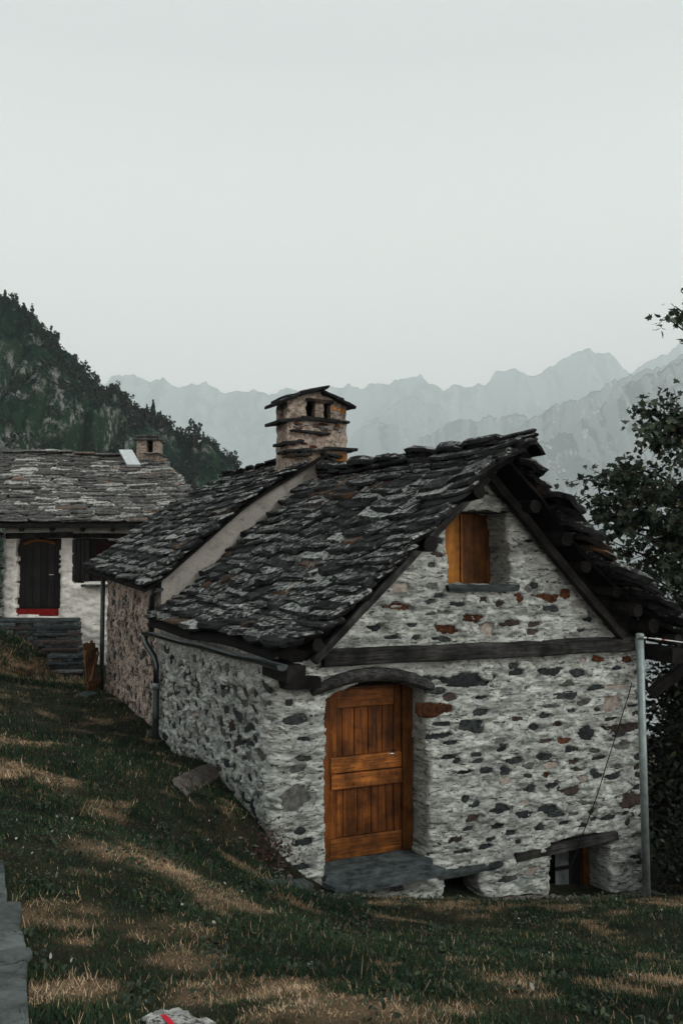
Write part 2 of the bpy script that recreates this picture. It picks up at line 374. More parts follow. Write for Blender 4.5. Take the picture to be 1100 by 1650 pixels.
# ------------------------------------------------------------------ mountains, hill
def m_mount(name, veg, rock, cliff, sc, out=False):
    m, n, b = newmat(name); g = G(n); p = g.pos(); nz = g.new('ShaderNodeSeparateXYZ'); g.set(nz.inputs[0], g.new('ShaderNodeNewGeometry').outputs['Normal'])
    f = g.math('ADD', g.noise(g.scale(p, (1, 1, .45)), sc, 8, .68), g.math('MULTIPLY', g.math('SUBTRACT', .62, nz.outputs['Z']), .35))
    col = g.mix(g.ramp(f, [(.50, 0), (.60, 1)]), veg, rock)
    if out:
        mk_ = g.math('MULTIPLY', g.ramp(g.noise(p, sc*.45, 3, .5), [(.50, 0), (.58, 1)]), g.ramp(g.noise(g.scale(p, (1, 1, .6)), sc*2.6, 8, .75), [(.50, 0), (.58, 1)]))
        col = g.mix(mk_, col, cliff)
    col = g.mix(g.ramp(g.noise(p, sc*3.1, 6, .7), [(.58, 0), (.68, .5 if out else 1)]), col, cliff)
    g.set(b.inputs['Base Color'], col); b.inputs['Roughness'].default_value = 1; b.inputs['Specular IOR Level'].default_value = 0
    return m
M_MT = m_mount('mountain_rock', (.010,.020,.021), (.24,.26,.26), (.60,.62,.62), .0048)
M_HILL = m_mount('hill_cover', (.003,.013,.010), (.010,.026,.015), (.16,.165,.16), .26, True)
def mountain(name, sil, D, foot, back, valley, seed, rough, mat, ext=.2, ncol=320, nrow=80, slant=0.0):
    sil = sorted(sil); xs = np.array([q[0] for q in sil], float); ys = np.array([q[1] for q in sil], float)
    w = (xs[-1]-xs[0])*ext
    X = np.linspace(xs[0]-w, xs[-1]+w, ncol); yl = np.interp(X, xs, ys)
    yl = yl + np.where(X < xs[0], (xs[0]-X)*.35, 0) + np.where(X > xs[-1], (X-xs[-1])*(.35 if slant == 0 else -slant), 0)
    yl = np.maximum(yl, 380 if D < 1000 else 500)
    Dv = D*(1 + .04*fbm(X*.02, X*0, 0, seed, 3))
    R = _F[None]*F_PX + _R[None]*(X-550)[:, None] + _U[None]*(825-yl)[:, None]; Rp = R*(Dv/R[:, 1])[:, None]
    Zr = Rp[:, 2] + rough*.045*fbm(Rp[:, 0]/rough*5, Dv*0, 0, seed+9, 5, .65)
    t = np.concatenate([-np.linspace(1, .06, 14)**1.2, np.linspace(0, 1, nrow)**1.25]); T = t[None, :].repeat(ncol, 0)
    fx = Rp[:, 0][:, None].repeat(len(t), 1)
    off = np.where(T >= 0, -T*foot, -T*back)
    Y = Dv[:, None] + off
    Zc = Zr[:, None]; g_ = np.abs(T); drop = (Zc - valley)*(1-(1-g_)**1.35)
    wv = np.clip(g_*5, 0, 1)*np.clip((1-g_)*2.5+.15, 0, 1)
    rid = 1-np.abs(fbm(fx/rough, Y/rough*.8, (Zc-drop)/rough*1.1, seed+3, 6, .55))*1.6
    Z = Zc - drop + wv*rough*.62*(rid-.75) 
    Xo = fx + wv*rough*.15*fbm(fx/rough*1.3, Y/rough*1.3, 0, seed+5, 4)
    if D < 1000: Z = Z + wv*.55*fbm(fx*.35, Y*.35, Z*.35, seed+6, 4, .6)
    o = grid_mesh(name, Xo, Y, Z, mat); tag(o, kind='structure'); return o, (Xo, Y, Z)
A = [(150,620),(187,604),(193,601),(216,597),(233,607),(248,613),(266,610),(282,620),(313,622),(330,615),(345,622),(359,628),(382,630),(431,632),(453,628),(480,632),(520,627),(533,623),(553,625),(563,618),(577,627),(604,623),(620,617),(632,610),(639,613),(645,610),(651,614),(657,612),(668,614),(677,607),(691,620),(714,636),(729,625),(745,620),(786,614),(795,602),(805,598),(828,595),(849,606),(874,604),(899,583),(931,566),(955,562),(985,575),(1014,601),(1044,580),(1077,562),(1110,545),(1200,520)]
mountain('mountain', A, 9000, 2700, 600, -560, 11, 800, M_MT)
mountain('mountain', [(560,705),(582,688),(598,679),(618,664),(631,654),(641,645),(650,638),(661,634),(671,640),(682,648),(691,650),(709,659),(740,690),(800,720)], 7400, 1300, 800, -560, 23, 560, M_MT)
mountain('mountain', [(545,735),(563,709),(575,693),(588,688),(600,686),(627,685),(654,693),(673,707),(695,698),(718,682),(745,675),(770,673),(786,666),(793,668),(800,673),(815,671),(832,668),(848,668),(859,684),(868,682),(891,680),(930,700)], 5400, 1260, 900, -560, 37, 380, M_MT)
mountain('mountain', [(840,690),(870,668),(900,649),(940,636),(982,620),(1014,603),(1060,590),(1110,570)], 4800, 640, 500, -560, 41, 400, M_MT, slant=.3)
mountain('mountain', [(800,775),(840,738),(870,716),(900,702),(920,692),(941,680),(966,659),(974,645),(982,632),(999,620),(1015,612),(1034,613),(1065,601),(1085,585),(1100,583),(1180,540)], 3900, 1600, 700, -560, 53, 480, M_MT, slant=.4)
HS = [(-120,405),(-60,440),(0,482),(23,491),(38,510),(57,513),(69,528),(92,546),(115,573),(153,598),(168,614),(191,618),(214,648),(229,662),(260,680),(282,697),(328,712),(355,731),(382,748),(430,790),(500,850)]
hill, HV = mountain('hill', HS, 190, 135, 66, -25, 61, 25, M_HILL, ext=.15, ncol=360, nrow=220)

# ------------------------------------------------------------------ roof slates
def slate_variants(mat, k=14, seed=0, n=11, th=.05):
    r = random.Random(seed); res = []
    for q in range(k):
        pts = []
        base = []
        for i in range(n):                                    # a rough rectangle, unit size, lower edge at y=0
            a = 2*PI*(i+r.uniform(-.25,.25))/n - PI*.75; c, s_ = math.cos(a), math.sin(a)
            m_ = max(abs(c), abs(s_)); k_ = 1/(m_**.80); k_ *= r.uniform(.84, 1.04)
            base.append((.5*c*k_, .5 + .5*s_*k_))
        v = []; tw = r.uniform(-.010,.010)
        for lev, (z, sc) in enumerate(((0, .95), (.52, 1.0), (1.0, .90))):
            for (x, y) in base:
                j = r.uniform(.95, 1.05) if lev == 1 else r.uniform(.93,1.0)
                v.append((x*sc*j, (y-.5)*sc*j+.5, z + (r.uniform(-.14,.14) if lev == 2 else r.uniform(-.1,.1)) ))
        v.append((r.uniform(-.1,.1), .5, 1.0+r.uniform(-.15,.15)))
        f = []
        for lev in range(2):
            for i in range(n): a0 = lev*n+i; a1 = lev*n+(i+1) % n; f.append([a0, a1, a1+n, a0+n])
        for i in range(n): f.append([2*n+i, 2*n+(i+1) % n, 3*n])
        me = mesh_np('slate', v, f); me.materials.append(mat); res.append(me)
    return res
class Slope:
    """one roof slope: curve in (q horizontal distance, z); point(a, w): a up the slope, w along the ridge"""
    def __init__(s, prof, place, sag=None):
        s.p = np.array(prof, float); d = np.hypot(*np.diff(s.p, axis=0).T); s.a = np.concatenate([[0], np.cumsum(d)]); s.L = s.a[-1]; s.place = place; s.sag = sag
    def point(s, a, w):
        q = np.interp(a, s.a, s.p[:, 0]); z = np.interp(a, s.a, s.p[:, 1])
        if a < 0: q = s.p[0,0] + a*.9; z = s.p[0,1] + a*.45
        if s.sag: z += s.sag(w, a/s.L)
        return s.place(q, w, z)
    def frame(s, a, w):
        o = s.point(a, w); up = s.point(a+.12, w)-s.point(a-.02, w); al = s.point(a, w+.1)-s.point(a, w-.1)
        return o, al/np.linalg.norm(al), up/np.linalg.norm(up)
def lay_slates(slope, w0f, w1f, parent, variants, e=.15, wid=(.26,.62), th=(.035,.065), length=.36, part=lambda w, a: True, seed=0, name='slate', hand=1, a_start=0.0, skip=None, lift=.055, rest_mat=None, jitw=.06):
    r = random.Random(seed); rest = MB(); cnt = 0
    a = a_start; row = 0
    while a < slope.L - .04:
        w = w0f(a) + r.uniform(-jitw, jitw); wend = w1f(a) + r.uniform(-jitw, jitw)
        ee = e*r.uniform(.88, 1.12)
        while w < wend - .06:
            ww = min(r.uniform(*wid), wend-w+.02)
            if wend - (w+ww) < .15: ww = wend - w
            c = w + ww/2
            if skip is None or not skip(c, a):
                aj = a + r.uniform(-.010, .010)
                for lay in range(2 if r.random() < .3 else 1):
                    o, al, up = slope.frame(aj + lay*r.uniform(.0,.05), c + lay*r.uniform(-.08,.08))
                    al = al*hand
                    nrm = np.cross(al, up); nrm = nrm/np.linalg.norm(nrm)
                    if nrm[2] < 0: nrm = -nrm; al = -al
                    t_ = r.uniform(*th)*(1 if lay == 0 else .7)
                    lf = lift + r.uniform(-.012, .016) + lay*.035
                    tilt = math.atan2(lf, length)
                    up2 = up*math.cos(tilt) - nrm*math.sin(tilt); n2 = nrm*math.cos(tilt)+up*math.sin(tilt)
                    ya = r.uniform(-.03, .03); rl = r.uniform(-.035,.035)
                    al2 = al*math.cos(ya)+up2*math.sin(ya); al2 = al2 + n2*rl; al2 /= np.linalg.norm(al2)
                    M = axes(o + nrm*lf, al2, up2)
                    M = M @ Matrix.Diagonal((ww*1.05, length*r.uniform(.9,1.15), t_, 1))
                    me = variants[r.randrange(len(variants))]
                    if part(c, a) and lay == 0:
                        obj(name, me, None, parent, M); cnt += 1
                    else:
                        rest.add([M @ v.co for v in me.vertices], [list(p.vertices) for p in me.polygons])
            w += ww + r.uniform(-.005, .012)
        a += ee; row += 1
    if rest.v:
        ro = rest.build('slate_layer', rest_mat or variants[0].materials[0], parent); ro['kind'] = 'stuff'
    return cnt

# ------------------------------------------------------------------ masonry walls
def stone_variants(k=10, seed=5, n=10):
    r = random.Random(seed); res = []
    for q in range(k):
        base = []
        for i in range(n):
            a = 2*PI*(i+r.uniform(-.3,.3))/n; c, s_ = math.cos(a), math.sin(a); k_ = 1/(max(abs(c), abs(s_))**.6)*r.uniform(.78,1.05)
            base.append((.5*c*k_, .5*s_*k_))
        v = [(x*1.05, -1.0, y*1.05) for x, y in base] + [(x, r.uniform(.0,.25), y) for x, y in base] + [(x*.72, r.uniform(.6,1.0), y*.72) for x, y in base] + [(r.uniform(-.1,.1), r.uniform(.8,1.05), 0)]
        f = []
        for lev in range(2):
            for i in range(n): a0 = lev*n+i; a1 = lev*n+(i+1) % n; f.append([a0, a1, a1+n, a0+n])
        for i in range(n): f.append([2*n+i, 2*n+(i+1) % n, 3*n])
        res.append(mesh_np('stone', v, f, False))
    return res
_sv = stone_variants(); STONES = {}
for mi, mm in enumerate(STONE_MATS):
    STONES[mi] = []
    for me in _sv:
        c = me.copy(); c.materials.append(mm); STONES[mi].append(c)
def corner_path(pts, r, cell):
    """polyline with rounded corners -> positions, outward normals (left of travel is inside), p"""
    P = []; N = []
    pts = [np.array(q[:2], float) for q in pts]; m = len(pts)
    for i in range(m-1):
        a, b_ = pts[i].copy(), pts[i+1].copy(); d = (b_-a)/np.linalg.norm(b_-a); nn = np.array([d[1], -d[0]])
        if i > 0: a = a + d*r
        if i < m-2: b_ = b_ - d*r
        k = max(2, int(np.linalg.norm(b_-a)/cell))
        for q in range(k+1):
            P.append(a+(b_-a)*q/k); N.append(nn)
        if i < m-2:
            d2 = pts[i+2]-pts[i+1]; d2 = d2/np.linalg.norm(d2); n2 = np.array([d2[1], -d2[0]])
            ctr = b_ - nn*r; k = max(3, int(r*PI/2/cell))
            for q in range(1, k):
                f = q/k; nv = nn*math.cos(f*PI/2)+n2*math.sin(f*PI/2); nv = nv/np.linalg.norm(nv); P.append(ctr+nv*r); N.append(nv)
    P = np.array(P); N = np.array(N); p = np.concatenate([[0], np.cumsum(np.hypot(*np.diff(P, axis=0).T))])
    return P, N, p
def masonry(name, parent, mat, path, z0, z1, cell, top, bot, openings, depth, rough=.02, seed=0, stones=None, lump=(1.6, 3.2), recess=.045, ghosts=()):
    """plaster skin as a fine displaced sheet with openings and reveals; stones: list of (p, z, w, h, rot, mat)"""
    P, N, p = path; zs = np.arange(z0, z1, cell)
    PP, ZZ = np.meshgrid(p, zs, indexing='ij')
    D = rough*(.8*fbm(PP*lump[0], ZZ*lump[1], 0, seed, 2) + .75*fbm(PP*lump[0]*4, ZZ*lump[1]*5, 0, seed+4, 4, .6))
    jag = fbm(PP*9, ZZ*16, 0, seed+8, 3); jag2 = fbm(PP*30, ZZ*45, 0, seed+9, 2)
    SM = np.zeros(PP.shape)
    if stones:
        for gi, (sp_, sz, sw, sh, srot, sm) in enumerate(list(stones) + list(ghosts)):
            i0, i1 = np.searchsorted(p, [sp_-sw*1.2, sp_+sw*1.2]); j0, j1 = np.searchsorted(zs, [sz-sh*1.9-sw*.12, sz+sh*1.9+sw*.12])
            if i1 <= i0 or j1 <= j0: continue
            a = PP[i0:i1, j0:j1]-sp_; b_ = ZZ[i0:i1, j0:j1]-sz; c, s_ = math.cos(srot), math.sin(srot)
            x = (a*c+b_*s_)/(sw*.5); y = (-a*s_+b_*c)/(sh*.5)
            rk = random.Random(int((sp_*977+sz*3571)*100)); q = np.zeros_like(x)
            for kk in range(6):
                an = 2*PI*(kk+rk.uniform(-.38,.38))/6; dk = rk.uniform(.72, 1.1)*(abs(math.cos(an))+abs(math.sin(an)))**.6
                q = np.maximum(q, (x*math.cos(an)+y*math.sin(an))/dk)
            q = q + jag[i0:i1, j0:j1]*.30 + jag2[i0:i1, j0:j1]*.16
            SM[i0:i1, j0:j1] = np.maximum(SM[i0:i1, j0:j1], (1-smooth(.75, 1.75, q+.5*jag[i0:i1, j0:j1]))*(.70 if gi < len(stones) else .66))
            if gi >= len(stones):
                D[i0:i1, j0:j1] += .010*(1-smooth(.5, 1.1, q)); continue
            D[i0:i1, j0:j1] += -recess*(1-smooth(.80, .98, q)) + .008*np.exp(-((q-1.12)/.14)**2)
    sd = np.full(PP.shape, 9.0)
    for op in openings: sd = np.minimum(sd, op(PP, ZZ))
    sdj = sd + jag*.012 + .02*vnoise(PP*5, ZZ*5, 0, seed+2)
    if openings: D -= .05*np.exp(-np.maximum(sd, 0)/.03)
    X = P[:, 0][:, None] + N[:, 0][:, None]*D; Y = P[:, 1][:, None] + N[:, 1][:, None]*D
    V = np.stack([X, Y, ZZ], -1).reshape(-1, 3)
    nx, nz = PP.shape; idx = np.arange(nx*nz).reshape(nx, nz)
    cavg = lambda A_: (A_[:-1,:-1]+A_[1:,:-1]+A_[1:,1:]+A_[:-1,1:])/4
    pc, zc = cavg(PP), cavg(ZZ); xc, yc = cavg(X), cavg(Y)
    open_ = cavg(sdj) < 0
    keep = (zc < top(pc, xc, yc)) & (zc > bot(pc, xc, yc)); solid = keep & ~open_; hole = keep & open_
    q = np.stack([idx[:-1,:-1], idx[1:,:-1], idx[1:,1:], idx[:-1,1:]], -1)
    faces = q[solid].tolist()
    NN = np.repeat(np.concatenate([N, np.zeros((len(N), 1))], 1)[:, None, :], nz, 1).reshape(-1, 3)
    # reveals
    edges = []
    S = solid; Hh = hole
    for (da, db, e0, e1) in ((1,0,1,2),(-1,0,3,0),(0,1,2,3),(0,-1,0,1)):
        A_ = np.zeros_like(S)
        sl = (slice(max(0,-da), S.shape[0]-max(0,da)), slice(max(0,-db), S.shape[1]-max(0,db)))
        tl = (slice(max(0,da), S.shape[0]-max(0,-da)), slice(max(0,db), S.shape[1]-max(0,-db)))
        A_[sl] = S[sl] & Hh[tl]
        qq = q[A_]; edges += list(zip(qq[:, e0].tolist(), qq[:, e1].tolist()))
    extra = []; lay = {}; K = 9
    if edges:
        gs = np.array(np.gradient(sd, p, zs, edge_order=1)).reshape(2, -1)
        T3 = np.repeat(np.concatenate([np.stack([-N[:, 1], N[:, 0]], 1), np.zeros((len(N), 1))], 1)[:, None, :], nz, 1).reshape(-1, 3)
    def layer(i):
        if i in lay: return lay[i]
        ids = [i]; out_dir = T3[i]*gs[0, i] + np.array([0, 0, gs[1, i]])
        for k in range(1, K+1):
            dd = depth*k/K; w = V[i] - NN[i]*dd
            nse = float(.028*fbm(w[0]*3+w[1]*3, w[2]*5, dd*6, seed+20, 3))*math.sin(PI*min(k/K, .8))
            # reveals splay a little and are lumpy
            extra.append(w - out_dir*(nse)*.9); ids.append(len(V)+len(extra)-1)
        lay[i] = ids; return ids
    for (i, j) in edges:
        a, b_ = layer(i), layer(j)
        for k in range(K): faces.append([a[k], a[k+1], b_[k+1], b_[k]])
    VV = np.concatenate([V, np.array(extra).reshape(-1, 3)]) if extra else V
    F_ = np.array(faces); used = np.unique(F_); remap = np.full(len(VV), -1); remap[used] = np.arange(len(used))
    o = obj(name, mesh_np(name, VV[used], remap[F_], True), mat, parent)
    sa_ = o.data.attributes.new('smear', 'FLOAT', 'POINT'); sa_.data.foreach_set('value', np.concatenate([SM.ravel(), np.full(len(extra), .35)])[used].astype(np.float32))
    # bare stones
    if stones:
        rr = random.Random(seed+77)
        for (sp_, sz, sw, sh, srot, sm) in stones:
            i = min(max(int(np.searchsorted(p, sp_)), 1), len(p)-1)
            pos = P[i]; nn = N[i]; xa = np.array([-nn[1], nn[0], 0]); 
            Dm = rough*.4*float(fbm(np.array([sp_*lump[0]]), np.array([sz*lump[1]]), 0, seed, 2)[0])
            M = Matrix(((xa[0], nn[0], 0, 0), (xa[1], nn[1], 0, 0), (0, 0, 1, 0), (0, 0, 0, 1)))
            M = M @ Matrix.Rotation(-srot, 4, 'Y') @ Matrix.Diagonal((sw*1.45, .016, sh*1.5, 1))
            c = np.array([pos[0], pos[1], sz]) + np.array([nn[0], nn[1], 0])*(Dm - recess*.62 + rr.uniform(-.004, .008)); M.translation = Vector(c)
            obj('stone', STONES[sm][rr.randrange(len(STONES[sm]))], None, o, M)
    return o
def scatter_stones(p0, p1, z0, z1, rowh, gap, wid, hei, prob, seed, weights, ok=lambda p, z: True, tilt=.12):
    r = random.Random(seed); out_ = []; z = z0
    while z < z1:
        p = p0 + r.uniform(0, gap)
        while p < p1:
            w = r.uniform(*wid) * (1.35 if r.random() < .12 else 1); h = r.uniform(*hei)
            pz = z + r.uniform(-.35, .35)*rowh
            if r.random() < prob and ok(p+w/2, pz):
                out_.append((p+w/2, pz, w, h, r.uniform(-tilt, tilt), r.choices(range(5), weights)[0]))
            p += w + r.uniform(.3, 1.7)*gap
        z += rowh*r.uniform(.85, 1.15)
    return out_
def rect_sdf(p0, p1, z0, z1): 
    def f(p, z):
        dx = np.abs(p-(p0+p1)/2)-(p1-p0)/2; dz = np.abs(z-(z0+z1)/2)-(z1-z0)/2
        return np.hypot(np.maximum(dx, 0), np.maximum(dz, 0)) + np.minimum(np.maximum(dx, dz), 0)
    return f

# ================================================================== near stone house
house1 = thing('stone_house', 'small stone house with orange wooden door and dark slate roof in front', 'house', (*H(2.5, 2.1, 0)[:2], -3.3))
RID1 = 2.62
PROF1 = [(-.20,-.80),(.25,-.53),(1.2,.33),(2.1,1.10),(RID1,1.34)]
_pq = np.array([q for q, _ in PROF1] + [2*RID1-q for q, _ in PROF1[::-1][1:]]); _pz = np.array([z for _, z in PROF1] + [z for _, z in PROF1[::-1][1:]])
def prof1(s): return np.interp(s, _pq, _pz)
def sag1(w, f): return -.05*f*math.sin(PI*min(max((w+.8)/5.0, 0), 1)) + .02*math.sin(w*2.1+f*5)
LEN1 = 4.24
def _fr(w): return 1-float(smooth(-.6, 3.4, w))
def sag1L(w, f): return sag1(w, f) - .17*math.sin(PI*min(max(f, 0), 1))*_fr(w) - .11*max(f, 0)*_fr(w)
def sag1R(w, f): return sag1(w, f) - .30*math.sin(PI*min(max(f, 0), 1)**1.25)*_fr(w) - .04*_fr(w) - .08*max(f, 0)*_fr(w)
cell = .015
path1 = corner_path([H(0, LEN1, 0), H(0, 0, 0), H(5.0, 0, 0), H(5.0, 1.4, 0)], .13, cell)
PF0 = float(path1[2][np.argmin(np.abs(path1[0] @ CU[:2] - (CC[:2] @ CU[:2] + .14)) + 50*(path1[1] @ CV[:2] > -.99))]) - .14   # p of s=0 on the front
sl_, zt = P2(525,1110,0); sr_, _ = P2(690,1110,0)
DOOR_S0, DOOR_S1, DOOR_Z0, DOOR_Z1 = sl_, sr_, P2(600,1392,.1)[1]-.10, P2(600,1098,0)[1]
def door_sdf(p, z):
    s = p - PF0; arch = -.16*((s-(DOOR_S0+DOOR_S1)/2)/((DOOR_S1-DOOR_S0)/2))**2
    return rect_sdf(DOOR_S0, DOOR_S1, DOOR_Z0, DOOR_Z1)(s, z-arch*(z > -2.5))
WIN_S0, _ = P2(722,880,0); WIN_S1, _ = P2(822,880,0); WIN_Z0 = P2(760,944,0)[1]; WIN_Z1 = P2(780,822,0)[1]
def win_sdf(p, z): return rect_sdf(WIN_S0, WIN_S1, WIN_Z0, WIN_Z1)(p-PF0, z)
V_S0, V_Z1 = P2(716,1411,0); V_S1, _ = P2(776,1405,0)
def vent_sdf(p, z): return rect_sdf(V_S0, V_S1, V_Z1-.5, V_Z1)(p-PF0, z)
B_S0, B_Z1 = P2(887,1366,0); B_S1, B_Z1b = P2(984,1342,0)
B_Z1 = max(B_Z1, B_Z1b)
def base_sdf(p, z): return rect_sdf(B_S0, B_S1, B_Z1-1.6, B_Z1)(p-PF0, z)
OPS1 = [door_sdf, win_sdf, vent_sdf, base_sdf]
sa, za = P2(788,762,-.12); sL, zL = P2(505,1066,-.12); sR, zR = P2(1000,1025,-.12)
RAF_S = [-.2, sL, sa, sR, 5.2]; RAF_Z = [zL-.1, zL, za, zR, zR-.1]
def ok1(p, z):
    for op in OPS1:
        if op(np.array([p]), np.array([z]))[0] < .13: return False
    s = p-PF0
    if 0 < s < .6 and math.sin(p*91.7+z*57.3) > -.5: return False
    if s > 0 and s < 5:
        if z > prof1(s)-.30 or z > np.interp(s, RAF_S, RAF_Z)-.12 or abs(z+.96) < .14: return False
        if z < -3.6: return False
    elif z > -1.15: return False
    return True
st1 = scatter_stones(PF0+.15, PF0+4.95, -3.75, 1.0, .118, .19, (.09,.25), (.036,.080), .74, 3, (64,18,2,4,12), ok1)
st1 += scatter_stones(.05, PF0-.12, -3.1, -1.0, .15, .09, (.10,.27), (.06,.13), .86, 4, (66,24,0,3,7), lambda p, z: ok1(p, z) and z > -2.45-(p/PF0)*.7, .35)
# a few stones the photograph makes stand out: (x, y, width px, height px, kind)
for (x, y, wp, hp, k) in [(708,1145,52,20,2),(640,977,46,13,2),(757,996,44,11,2),(882,963,38,12,2),(908,1195,24,8,2),(913,957,20,14,2),(720,1014,34,13,2),(835,963,16,14,2),(754,1097,72,20,0),(930,1172,26,13,0),(945,1183,24,22,0),(918,1275,36,14,4),(880,1302,40,14,0),(800,1305,34,14,0),(842,1313,30,12,0),(645,948,34,15,3),(785,1015,26,20,3),(985,1133,34,22,3),(1005,1172,58,16,4),(1015,1290,46,22,4),(770,1148,24,12,0),(755,1170,38,18,0),(476,1283,46,40,1),(470,1160,40,14,0),(560,1050,30,8,0)]:
    if wp < 5: continue
    s, z = P2(x, y, 0); d_ = 9.24+.434*s
    st1 = [q for q in st1 if abs(q[0]-PF0-s) > (q[2]+wp/F_PX*d_*1.1)*.5 or abs(q[1]-z) > (q[3]+hp/F_PX*d_)*.55]
    st1.append((PF0+s, z, wp/F_PX*d_*1.12, hp/F_PX*d_, random.uniform(-.08,.08), k))
def top1(p, x, y):
    s = (x-CC[0])*CU[0]+(y-CC[1])*CU[1]; t = (x-CC[0])*CV[0]+(y-CC[1])*CV[1]
    z = prof1(np.clip(s, -.1, 5.3)) - .06
    return np.where((t < .1) & (s > .1) & (s < 4.9), np.minimum(z, np.interp(s, RAF_S, RAF_Z)), z)
def bot_g(p, x, y): return ground_z(x, y) - .35
gh1 = scatter_stones(PF0+.15, PF0+4.95, -3.75, 1.0, .16, .20, (.14,.34), (.05,.11), .8, 13, (1,0,0,0,0), ok1) + scatter_stones(.05, PF0-.1, -3.2, -1.0, .17, .14, (.12,.3), (.07,.15), .8, 14, (1,0,0,0,0), ok1, .35)
wall1 = masonry('wall', house1, M_PL1, path1, -4.4, 1.3, cell, top1, bot_g, OPS1, .48, .030, 100, st1, ghosts=gh1)

# roof of the near house
slL = Slope(PROF1, lambda q, w, z: H(q, w, z), sag1L)
slR = Slope(PROF1, lambda q, w, z: H(2*RID1-q, w, z), sag1R)
def verge1(a): return -.86 + .04*(a/slL.L)
def verge1r(a): return -.50 - .22*(a/slL.L)**3
roof_mb = MB()
for sl in (slL, slR):
    vg = verge1 if sl is slL else verge1r; na, nw = 14, 12; aa = np.linspace(-.02, slL.L, na); ws = np.linspace(0, 1, nw)
    top_ = []; bot_ = []
    for a in aa:
        for f in ws:
            w = vg(a)+.26 + (4.2-vg(a)-.26)*f; pnt = sl.point(a, w); top_.append(pnt+np.array([0,0,.0])); bot_.append(pnt-np.array([0,0,.05]))
    nn = na*nw; F_ = []
    for i in range(na-1):
        for j in range(nw-1):
            k = i*nw+j; F_.append([k, k+1, k+nw+1, k+nw]); F_.append([nn+k, nn+k+nw, nn+k+nw+1, nn+k+1])
    for i in range(na-1):
        for j in (0, nw-1): k = i*nw+j; F_.append([k, k+nw, nn+k+nw, nn+k])
    for j in range(nw-1):
        for i in (0, na-1): k = i*nw+j; F_.append([k, k+1, nn+k+1, nn+k])
    roof_mb.add(top_+bot_, F_)
roof1 = roof_mb.build('roof', M_DECK, house1)
SV1 = slate_variants(M_SLATE1, 16, 1)
SV2 = slate_variants(M_SLATE1, 16, 2)
c1 = lay_slates(slL, verge1, lambda a: 4.20, roof1, SV1, .145, (.32,.85), (.04,.085), .40, seed=11, hand=-1, a_start=-.05, lift=.082, jitw=.10)
c2 = lay_slates(slR, verge1r, lambda a: 4.15, roof1, SV1, .165, (.5,.9), (.07,.13), .46, seed=12, part=lambda w, a: w < .1, a_start=-.05, lift=.10, jitw=.16)
# ridge slabs, the last ones jutting over the gable
r_ = random.Random(4)
w = -.80
k = 0
while w < 4.0:
    L = r_.uniform(.55, .9); 
    for side in (-1, 1):
        sl = slL if side < 0 else slR
        o, al, up = sl.frame(slL.L-.20, w+L/2); al = al*(-1 if side < 0 else 1); nrm = np.cross(al, up); nrm /= np.linalg.norm(nrm)
        if nrm[2] < 0: nrm = -nrm; al = -al
        M = axes(o+nrm*(.14+.02*k % .03)+np.array([0,0,.0]), al, up) @ Matrix.Diagonal((L*1.15, .36, .05, 1))
        obj('ridge_slab', SV1[r_.randrange(16)], None, roof1, M)
    w += L*.85; k += 1
for (dt, dz, L, th) in ((-.86,.045,1.0,.045),(-.84,-.005,.8,.05),(-.78,-.05,.7,.05)):
    M = axes(H(RID1-.16, dt+L/2, prof1(RID1)+dz-.02), -CV+np.array([0,0,.02]), CU+np.array([0,0,.25])) @ Matrix.Diagonal((L, .42, th, 1))
    obj('ridge_slab', SV2[r_.randrange(16)], None, roof1, M)

# timbers
def beam(name, a, b_, w, h, mat, parent, seed=0, up=(0,0,1), seg=14, rough=.008, bev=.012):
    a = np.asarray(a, float); b_ = np.asarray(b_, float); L = float(np.linalg.norm(b_-a)); r = random.Random(seed)
    v = []; f = []; ox = oz = 0
    prof = [(-.5,-.42),(-.40,-.5),(.40,-.5),(.5,-.40),(.5,.38),(.38,.5),(-.4,.5),(-.5,.4)]; n_ = len(prof)
    for i in range(seg+1):
        ox += r.uniform(-1,1)*rough*.6; oz += r.uniform(-1,1)*rough*.6; ox *= .8; oz *= .8
        for (y, z) in prof: v.append((L*i/seg, y*w*(1+r.uniform(-.03,.03))+ox+r.uniform(-1,1)*rough*.3, z*h*(1+r.uniform(-.03,.03))+oz+r.uniform(-1,1)*rough*.3))
    for i in range(seg):
        for k in range(n_): a0 = i*n_+k; a1 = i*n_+(k+1) % n_; f.append([a0, a0+n_, a1+n_, a1])
    f.append(list(range(n_))); f.append([seg*n_+k for k in range(n_)][::-1])
    x = (b_-a)/L; z = np.asarray(up, float); y = np.cross(z, x)
    return obj(name, mesh_np(name, v, f), mat, parent, axes(a, x, y))
s0, z0 = P2(528,1060,0); s1, z1 = P2(1008,1037,0)
beam('tie_beam', H(s0-.08,-.02,z0), H(s1+.06,-.02,z1), .16, .175, M_BEAM, house1, 3, seg=30, rough=.012)
sa, za = P2(788,762,-.12)
sL, zL = P2(505,1066,-.12); sR, zR = P2(1000,1025,-.12)
beam('rafter', H(sL,-.12,zL), H(sa+.05,-.12,za+.04), .09, .085, M_BEAM, house1, 5, up=(0,0,1), seg=20)
beam('rafter', H(sa-.04,-.13,za+.0), H(sR,-.13,zR), .10, .10, M_DARKWOOD, house1, 6, seg=20)
